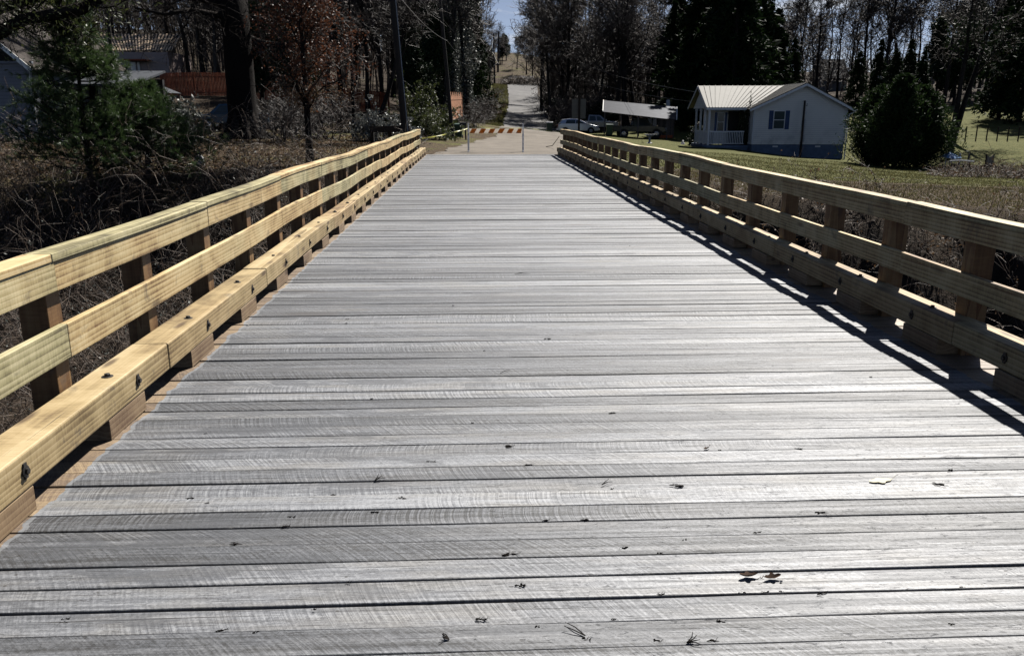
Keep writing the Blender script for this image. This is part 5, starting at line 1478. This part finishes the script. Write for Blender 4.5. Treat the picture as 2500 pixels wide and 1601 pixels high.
# --- clapboard house at the left edge (gable end towards the camera)
lh = root_at('clapboard_house', 'old white clapboard house with a steep shingled gable roof at the left edge', 'house', 92, 335, 32)
lx = lambda px, py, d=32: lc(lh, px, py, d)
e0 = lx(92, 157); eav = e0[2]
mb = MB(); mb.box(-7, 0, 0, 8, -.6, eav); mb.build('wall', M['white_clapboard'], lh)
pk = 3.3; rise = 2.95
mb = MB(); mb.prism([(-6.6, eav), (0, eav), (-pk, eav + rise)], .12, 8); mb.build('gable', M['near_black'], lh)  # near-black wall: the shade beneath the roof is painted into its colour
mb = MB(); mb.beam((.22, -.02, eav + .02), (-6.8, -.02, eav + .02), .12, .10); mb.box(-.06, .03, -.03, -.003, -.6, eav - .04); mb.build('trim', M['white_clapboard'], lh)
def slab(name, a, b, c, d, mat, parent, th=.08):
    a, b, c, d = [np.array(q, float) for q in (a, b, c, d)]
    n = np.cross(b - a, d - a); n /= np.linalg.norm(n); n = n if n[2] > 0 else -n
    mb = MB(); vs = [a, b, c, d, a + n * th, b + n * th, c + n * th, d + n * th]
    mb.add(vs, [(3, 2, 1, 0), (4, 5, 6, 7), (0, 1, 5, 4), (1, 2, 6, 5), (2, 3, 7, 6), (3, 0, 4, 7)]); return mb.build(name, mat, parent)
sll = rise / pk
slab('roof', (.4, -.45, eav - .4 * sll + .05), (.4, 8.4, eav - .4 * sll + .05), (-pk, 8.4, eav + rise + .05), (-pk, -.45, eav + rise + .05), M['shingles'], lh)
slab('roof', (-pk - .01, -.45, eav + rise + .05), (-pk - .01, 8.4, eav + rise + .05), (-2 * pk - .4, 8.4, eav - .4 * sll + .05), (-2 * pk - .4, -.45, eav - .4 * sll + .05), M['shingles'], lh)
mb = MB(); mb.beam((.42, -.47, eav - .4 * sll + .03), (-pk, -.47, eav + rise), .03, .16); mb.build('rake_board', M['white_trim'], lh)
slab('porch_roof', (.35, 1.2, 1.95), (3.4, 1.2, 1.95), (3.4, 4.6, 2.6), (.35, 4.6, 2.6), M['dark_shingles'], lh)
for xx in (.6, 2.0, 3.2): mb = MB(); mb.box(xx - .06, xx + .06, 1.3, 1.42, -.6, 1.93); mb.build('porch_post', M['aged_wood'], lh)
mb = MB(); mb.box(.05, 3.3, 4.4, 4.6, -.5, 2.3); mb.build('porch_wall', M['near_black'], lh)
mb = MB(); mb.tube([(.28, -.3, eav - .25), (.1, -.1, eav - .5), (.06, -.06, eav - 1.0), (.06, -.06, .0)], .04, 6); mb.build('downspout', M['white_trim'], lh)

# --- house with bare roof boards on the slope
uh = root_at('unfinished_house', 'house on the left slope whose roof is bare tan battens, pinkish walls', 'house', 330, 175, 92)
ux = lambda px, py, d=92: lc(uh, px, py, d)
a = ux(258, 126); b = ux(418, 126); c_ = ux(442, 86, 97); d_ = ux(229, 86, 97)
mb = MB(); mb.box(a[0] + .3, b[0] - .3, .4, 7, -1.5, a[2] - .08); mb.build('wall', M['pink_siding'], uh)
slab('roof', a, b, c_, d_, M['shingles'], uh, .04)
NB = 26
for i in range(NB):
    t_ = i / (NB - 1); p = a + (b - a) * t_; q = d_ + (c_ - d_) * t_
    mb = MB(); mb.beam(p + (0, -.03, .10), q + (0, 0, .10), .17, .06); mb.build('rafter', M['tan_boards'], uh)
mb = MB(); 
for zz in (.3, .62): mb.beam(a + (d_ - a) * zz + (0, 0, .17), b + (c_ - b) * zz + (0, 0, .17), .10, .05)
mb.build('batten', M['tan_boards'], uh)
mb = MB(); p = ux(318, 180); mb.box(p[0], p[0] + .55, .30, .38, ux(318, 180)[2], ux(318, 152)[2]); mb.box(p[0] + .75, p[0] + 1.0, .30, .38, ux(318, 180)[2], ux(318, 152)[2]); mb.build('door', M['white_trim'], uh)
mb = MB(); p = ux(296, 148, 90); q = ux(350, 148, 90); mb.box(p[0], q[0], -1.6, .4, p[2], p[2] + .16); mb.build('porch_roof', M['red_fence'], uh)
# gazebo
gz_ = root_at('garden_canopy', 'small dark tent roofed canopy on poles left of the red fence', 'canopy', 388, 255, 58)
gz_.location.z = T(gz_.location.x, gz_.location.y); zt = W(388, 228, 58)[2] - gz_.location.z; zp = W(388, 205, 58)[2] - gz_.location.z
mb = MB(); mb.add([(-1.2, -1.2, zt), (1.2, -1.2, zt), (1.2, 1.2, zt), (-1.2, 1.2, zt), (0, 0, zp)], [(0, 1, 4), (1, 2, 4), (2, 3, 4), (3, 0, 4), (3, 2, 1, 0)]); mb.build('roof', M['dark_shingles'], gz_)
for sx in (-1, 1):
    for sy in (-1, 1): mb = MB(); mb.box(sx * 1.1 - .04, sx * 1.1 + .04, sy * 1.1 - .04, sy * 1.1 + .04, -.2, zt); mb.build('pole', M['aged_wood'], gz_)

# --- houses glimpsed behind the skyline trees
for lab, px, py, d, w_, h_, rh in (('dark roofed white house glimpsed between the conifers and skyline trees', 2038, 196, 138, 4.2, 2.4, 3.2), ('low grey roofed house far behind the skyline trees', 2222, 200, 150, 9, 2.4, 2.2)):
    r = root_at('far_house', lab, 'house', px, py, d, 'houses behind the skyline trees')
    r.location.z = T(r.location.x, r.location.y) - .3
    mb = MB(); mb.box(-w_ / 2, w_ / 2, 0, 6, -2, h_); mb.build('wall', M['white_clapboard'], r)
    slab('roof', (-w_ / 2 - .3, -.4, h_), (w_ / 2 + .3, -.4, h_), (w_ / 2 + .3, 3, h_ + rh), (-w_ / 2 - .3, 3, h_ + rh), M['dark_shingles'], r)
    slab('roof', (-w_ / 2 - .3, 6.4, h_), (w_ / 2 + .3, 6.4, h_), (w_ / 2 + .3, 3.01, h_ + rh), (-w_ / 2 - .3, 3.01, h_ + rh), M['dark_shingles'], r)
    mb = MB(); mb.box(w_ * .25, w_ * .25 + .9, -.05, -.002, h_ - 1.6, h_ - .4); mb.build('window', M['window_glass'], r)

# --- things on the right slope below the junipers
tb = empty('tarp_tent', 'small blue and white tarp tent on the right slope beyond the lawn', 'tarp', at(2338, 40), 0)
s_ = 40 / FPX; g_ = tb.location.z; zb = W(2338, 386, 40)[2] - g_; zt = W(2338, 373, 40)[2] - g_
mb = MB(); mb.add([(-.45, -.3, zb), (-.08, -.45, zb - .06), (.42, -.2, zb), (.3, .5, zb), (-.35, .5, zb), (-.1, .05, zt), (-.06, .08, zt)], [(0, 1, 5), (1, 2, 5), (2, 3, 6, 5), (3, 4, 5), (4, 0, 5), (4, 3, 2, 1, 0)])
mb.build('tarp', M['tarp_blue'], tb)
for sx, sy in ((-.38, -.2), (.36, -.15), (.28, .42), (-.3, .42)): mb = MB(); mb.tube([(sx, sy, -.2), (sx, sy, zb + .02)], .015, 6); mb.build('pole', M['grey_plastic'], tb)
for i, (px, lab) in enumerate(((2359, 'white stake right of the blue tarp tent'), (2381, 'grey stake, second to the right of the blue tarp tent'))):
    p = at(px, 40); zt = W(px, 376, 40)[2] - p[2]; mb = MB(); mb.box(-.03, .03, -.03, .03, -.3, zt)
    o = mb.build('garden_stake', M['white_trim' if i == 0 else 'aged_wood'], None, loc=p); tag(o, lab, 'stake', 'stakes beside the tarp tent')
bs = empty('burlap_screen', 'torn tan cloth hung between two dark stakes right of the tarp tent', 'cloth screen', at(2434, 38), 0)
g_ = bs.location.z; zt = W(2434, 377, 38)[2] - g_; mb = MB(); mb.box(-.2, -.16, 0, .04, -.3, zt); mb.box(.16, .2, 0, .04, -.3, zt); mb.build('stakes', M['dark_wood'], bs)
mb = MB(); vs = []
for i in range(9):
    t_ = i / 8; x_ = -.16 + .32 * t_; sgz = .1 * math.sin(math.pi * t_); yy = .02 + .03 * math.sin(i * 2.1)
    vs += [(x_, yy, zt - .04 - sgz), (x_, yy + .015, zt - .04 - sgz), (x_ + .03 * math.sin(i * 1.7), yy + .015, zt - .6 - .1 * math.cos(i * 1.9)), (x_ + .03 * math.sin(i * 1.7), yy, zt - .6 - .1 * math.cos(i * 1.9))]
fs = []
for i in range(8):
    o = i * 4
    for j in range(4): fs.append((o + j, o + (j + 1) % 4, o + 4 + (j + 1) % 4, o + 4 + j))
mb.add(vs, fs); mb.build('cloth', M['burlap'], bs)
lf_ = empty('garden_fence', 'low dark picket fence with white pipe on top in front of the tarp tent', 'fence', at(2310, 36), 0)
o0 = np.array(lf_.location); mb = MB()
for i in range(26):
    px = 2312 + i * 7.4; q = at(px, 36) - o0; mb.box(q[0] - .03, q[0] + .03, q[1], q[1] + .03, q[2] - .2, q[2] + .34 + random.uniform(-.2, .12))
mb.build('pickets', M['dark_wood'], lf_)
mb = MB(); mb.tube([W(2318, 393, 36) - o0, W(2345, 391, 36) - o0, W(2378, 394, 36) - o0], .025, 6); mb.build('pipe', M['white_plastic'], lf_)
wf = empty('wire_fence', 'thin wire fence with small posts crossing the grassy slope at the right', 'fence', at(2340, 56), 0)
o0 = np.array(wf.location); mb = MB(); prev = None
for i in range(8):
    q = at(2340 + i * 26, 56) - o0; mb2 = MB(); mb2.box(q[0] - .03, q[0] + .03, q[1] - .03, q[1] + .03, q[2] - .3, q[2] + 1.0); mb2.build('post', M['dark_wood'], wf)
    if prev is not None:
        for zz in (.15, .4, .65, .95): mb.tube([prev + (0, 0, zz), q + (0, 0, zz)], .006, 4)
    prev = q
mb.build('wires', M['dark_steel'], wf)
# white rag on a stump in the left yard
sr = empty('draped_stump', 'pale rag draped over a stump among brush in the left yard', 'stump', at(475, 27.5), 0); sr.scale = (.72, .72, .9)
mb = MB(); mb.lathe([(.20, -.2), (.16, .1), (.14, .36), (.13, .40), (0, .41)], 10); mb.build('stump', M['bark'], sr)
mb = MB(); vs = []; n = 14
for r_, z_ in ((.02, .44), (.15, .43), (.19, .34), (.20, .22), (.21, .12)):
    for j in range(n): an = 2 * math.pi * j / n; k_ = 1 + .16 * math.sin(j * 2.6) * (z_ < .4); vs.append((r_ * k_ * math.cos(an), r_ * k_ * math.sin(an), z_ - (.10 * math.sin(j * 1.3) if z_ < .2 else 0)))
mb.add(vs, [(i * n + j, i * n + (j + 1) % n, (i + 1) * n + (j + 1) % n, (i + 1) * n + j) for i in range(4) for j in range(n)] + [tuple(range(n))]); mb.build('rag', M['concrete_white'], sr)

# --- stooping person left of the porch
pr = empty('person', 'person in blue shirt and pale hat stooping beside the left end of the porch', 'person', at(1697, 60), .5)
def skin(name, V_, E_, R2, mat, parent):
    me = bpy.data.meshes.new(name); me.from_pydata(V_, E_, []); me.materials.append(M[mat]); o = bpy.data.objects.new(name, me); COL.objects.link(o); o.parent = parent
    o.modifiers.new('skin', 'SKIN'); 
    for i, r_ in enumerate(R2): me.skin_vertices[0].data[i].radius = (r_, r_); me.skin_vertices[0].data[i].use_root = (i == 0)
    sb = o.modifiers.new('sub', 'SUBSURF'); sb.levels = 1; sb.render_levels = 2; return o
Vb = [(0, 0, .90), (.12, 0, 1.08), (.28, 0, 1.26), (.36, 0, 1.33), (.44, 0, 1.40), (.27, .19, 1.25), (.32, .24, .98), (.42, .20, .76), (.27, -.19, 1.25), (.34, -.24, .98), (.45, -.18, .78),
      (0, .10, .86), (.05, .12, .48), (-.03, .12, .08), (.10, .12, .04), (0, -.10, .86), (.02, -.13, .48), (-.08, -.13, .08), (.05, -.13, .04),
      (.44, .20, .69), (.47, -.18, .71)]
Eb = [(0, 1), (1, 2), (2, 3), (3, 4), (2, 5), (5, 6), (6, 7), (7, 19), (2, 8), (8, 9), (9, 10), (10, 20), (0, 11), (11, 12), (12, 13), (13, 14), (0, 15), (15, 16), (16, 17), (17, 18)]
Rb = [.14, .14, .15, .055, .095, .06, .045, .032, .06, .045, .032, .085, .062, .04, .035, .085, .062, .04, .035, .03, .03]
skin('body', Vb, Eb, Rb, 'skin', pr)
skin('shirt', [Vb[i] for i in (1, 0, 2, 5, 6, 8, 9)], [(0, 1), (0, 2), (2, 3), (3, 4), (2, 5), (5, 6)], [.165, .16, .17, .075, .062, .075, .062], 'shirt_blue', pr)
skin('trousers', [Vb[i] for i in (0, 11, 12, 13, 15, 16, 17)], [(0, 1), (1, 2), (2, 3), (0, 4), (4, 5), (5, 6)], [.15, .10, .078, .06, .10, .078, .06], 'trousers', pr)
mb = MB(); mb.lathe([(.17, .0), (.175, .012), (.10, .03), (.09, .10), (.0, .12)], 14, (.45, 0, 1.45)); mb.build('hat', M['straw'], pr)
for lab, px, d, nm, mt in (('small white garden ornament on the grass left of the stooping person', 1671, 58, 'garden_ornament', 'white_plastic'), ('blue and white bucket at the feet of the stooping person', 1690, 57, 'bucket', 'tarp_blue')):
    p = at(px, d); mb = MB()
    if nm == 'bucket': mb.lathe([(.11, 0), (.15, .3), (.155, .3), (.155, .32), (.12, .32), (.10, .05), (0, .04)], 14)
    else: mb.lathe([(.10, 0), (.16, .08), (.10, .16), (.05, .22), (.07, .28), (0, .32)], 10)
    tag(mb.build(nm, M[mt], None, loc=p), lab, nm.replace('_', ' '))

# --- stick lying at the road edge
def stick(label, pts, r, name='fallen_branch', mat='aged_wood', extra=()):
    o0 = np.array(pts[0], float); mb = MB(); mb.tube([np.array(p) - o0 for p in pts], r, 6)
    for e in extra: mb.tube([np.array(p) - o0 for p in e], [r[-1] * .8] * len(e), 5)
    return tag(mb.build(name, M[mat], None, loc=o0), label, 'stick')
p0, p1 = at(1335, 42), at(1366, 38)
stick('long bent branch leaning from the roadside at the right railing end', [p0 + (0, 0, .05), p0 * .5 + p1 * .5 + (0, 0, .16), p1 + (0, 0, .62)], [.02, .018, .012])

# --- litter on the deck
leafm('dry_leaf_pale', (.84, .78, .58), (.88, .82, .62), .8, .12)
leafm('dry_leaf_brown', (.10, .055, .032), (.14, .08, .045), .6, .15)
leafm('black_chip', (.014, .012, .011), (.035, .028, .022), .8, 0.0, .1)
leafm('pebble_pale', (.5, .48, .44), (.55, .52, .48), .8, 0.0)
def leaf(label, x, y, L_, rz, mat, curl=.5):
    n = 10; w_ = L_ * .38; vs = []
    for i in range(n + 1):
        t_ = i / n; ww = w_ * math.sin(math.pi * min(1, t_ * 1.02 + .02)) * (1 + .28 * math.sin(t_ * 17)); xx = (t_ - .5) * L_
        zc = .004 + curl * L_ * .16 * (t_ - .5) ** 2 * 4
        vs += [(xx, -ww / 2, zc + curl * ww * .45), (xx, 0, zc), (xx, ww / 2, zc + curl * ww * .32), (xx, ww / 2, zc + curl * ww * .32 - .0012), (xx, 0, zc - .0012), (xx, -ww / 2, zc + curl * ww * .45 - .0012)]
    fs = [(i * 6 + j, i * 6 + (j + 1) % 6, i * 6 + 6 + (j + 1) % 6, i * 6 + 6 + j) for i in range(n) for j in range(6)] + [tuple(range(6)), tuple(n * 6 + 5 - j for j in range(6))]
    mb = MB(); mb.add(vs, fs); o = mb.build('dry_leaf', M[mat], None, loc=(x, y, .001), rz=rz)
    mb = MB(); mb.tube([(L_ * .5, 0, .008 + curl * L_ * .16), (L_ * .62, .006, .012), (L_ * .72, .004, .018)], .0013, 5); mb.build('stem', M[mat], o)
    tag(o, label, 'leaf')
leaf('pale curled dead leaf lying alone on the right half of the deck', 1.858, 3.40, .125, .18, 'dry_leaf_pale', -.12)
leaf('dark curled leaf, left one of the touching pair near the lower right', .985, 2.625, .075, .1, 'dry_leaf_brown', 1.1)
leaf('dark curled leaf, right one of the touching pair near the lower right', 1.065, 2.61, .07, 3.3, 'dry_leaf_brown', 1.0)
leaf('small black crumpled leaf on the deck above the pale leaf', 1.15, 3.79, .04, .5, 'dry_leaf_brown', 1.2)
def twig(label, x, y, L_, rz, n=1):
    mb = MB()
    for k_ in range(n):
        a_ = rz + (k_ - n / 2) * .35; d_ = np.array([math.cos(a_), math.sin(a_), 0])
        mb.tube([(0, 0, .004), tuple(d_ * L_ * .5 + (0, 0, .012)), tuple(d_ * L_ * (1 - .15 * k_) + (0, 0, .007 + .008 * k_))], [.0022, .0018, .0010], 5)
    tag(mb.build('twig', M['black_chip'], None, loc=(x, y, .003)), label, 'twig')
twig('forked dark twig at the left middle of the near deck', -.478, 3.49, .05, .9, 3)
twig('thin twig pair standing off a plank gap near the centre', .56, 3.40, .06, .75, 2)
twig('long straw like twig near the bottom centre', .34, 2.30, .09, 2.6, 2)
twig('small claw shaped sprig near the bottom left of centre', -.10, 2.30, .035, 2.9, 4)
twig('single short twig beyond the middle of the deck', .15, 5.06, .09, .9, 1)
twig('bent twig far up the deck centre', .40, 8.4, .16, .2, 2)
twig('sprig of needles close to the bottom right of centre', .66, 2.25, .05, .3, 4)
def chip(label, x, y, L_, w_, rz, mat='black_chip', name='wood_chip'):
    rnd_ = random.Random(int(x * 1000 + y * 77)); mb = MB()
    def blob(cx_, cy_, a_, b_, n, h_):
        vs = []
        for zz, k_ in ((0, 1.0), (h_, .6)):
            for j in range(n): an = 2 * math.pi * j / n; q = k_ * rnd_.uniform(.55, 1.15); vs.append((cx_ + a_ * q * math.cos(an), cy_ + b_ * q * math.sin(an), zz))
        mb.add(vs, [tuple(range(n - 1, -1, -1)), tuple(range(n, 2 * n))] + [(j, (j + 1) % n, n + (j + 1) % n, n + j) for j in range(n)])
    if name == 'pebble': blob(0, 0, L_ / 2, w_ / 2, 9, .006)
    else:
        for q_ in range(rnd_.randint(4, 9)):
            l2 = L_ * rnd_.uniform(.15, .42); blob(rnd_.uniform(-.36, .36) * L_, rnd_.gauss(0, .28) * w_, l2 * .7, w_ * rnd_.uniform(.05, .17), 6, rnd_.uniform(.001, .005))
        for q_ in range(rnd_.randint(2, 6)):
            a_ = rnd_.uniform(-.9, .9); p_ = (rnd_.uniform(-.4, .4) * L_, rnd_.gauss(0, .2) * w_, .002); l2 = L_ * rnd_.uniform(.12, .3)
            mb.tube([p_, (p_[0] + l2 * math.cos(a_), p_[1] + l2 * math.sin(a_), rnd_.uniform(.002, .010))], [.0011, .0006], 4)
    tag(mb.build(name, M[mat], None, loc=(x, y, .0025), rz=rz), label, name.replace('_', ' '), 'dark wood chips on the deck' if name == 'wood_chip' else None)
def dk(px, py):
    v = cF + cR * (px - 1250) / FPX - cU * (py - 800.5) / FPX; s_ = -CAMH / v[2]; return v[0] * s_, v[1] * s_
CH = [(1242, 1091, 34, 'left of centre mid deck'), (1242, 1355, 50, 'large one below the centre'), (1270, 1430, 28, 'just below the large centre one'), (1312, 1531, 14, 'on the gap below the centre'),
      (1053, 1128, 26, 'left of the nail line at mid deck'), (1650, 1187, 44, 'long one in a gap right of centre'), (1495, 1010, 30, 'two boards above mid deck'), (505, 1230, 12, 'tiny one at the left'),
      (710, 1263, 24, 'left side below the forked twig'), (580, 1330, 40, 'splinter over a gap at the lower left'), (980, 1217, 30, 'faint one at the left of the nail line'), (1430, 1562, 30, 'bottom one right of the straw twig'),
      (1605, 1565, 26, 'near the bottom, left of the needle sprig'), (1740, 1566, 40, 'tangled one by the needle sprig'), (1615, 1452, 24, 'above the bottom right gap'), (2290, 1183, 44, 'grey smear like one right of the pale leaf'),
      (1336, 828, 18, 'far one over a wide gap'), (850, 1424, 16, 'lower left small'), (160, 1513, 22, 'bottom left corner'), (2002, 1253, 34, 'on a board below the pale leaf')]
for px, py, w_, lab in CH:
    x_, y_ = dk(px, py); d_ = y_ * .96 + .4
    chip('dark chip of bark on the deck, ' + lab, x_, y_, w_ * d_ / FPX, max(.006, w_ * d_ / FPX * .33), random.uniform(-.2, .2))
rc = random.Random(5)
for i in range(44):
    px, py = rc.uniform(150, 2350), 520 + 1040 * rc.random() ** .8
    x_, y_ = dk(px, py)
    if not -1.7 < x_ < 2.7: continue
    if rc.random() < .6: y_ = Y0P + round((y_ - Y0P) / PITCH) * PITCH + rc.uniform(-.006, .006)
    o_ = len(bpy.data.objects); L__ = rc.uniform(.015, .05)
    chip('x', x_, y_, L__, max(.005, L__ * .25), rc.uniform(-.3, .3))
    o = [q for q in COL.objects if q.get('label') == 'x'][0]
    tag(o, 'small dark splinter of bark lying on the grey deck boards', 'wood chip', 'small bark splinters on the deck')
x_, y_ = dk(1907, 1420); chip('small pale pebble right of the pair of dark leaves', x_, y_, .012, .009, 0, 'pebble_pale', 'pebble')
x_, y_ = dk(595, 794); chip('white pebble beside the third left curb block', x_ + .03, y_, .03, .02, 0, 'pebble_pale', 'pebble')
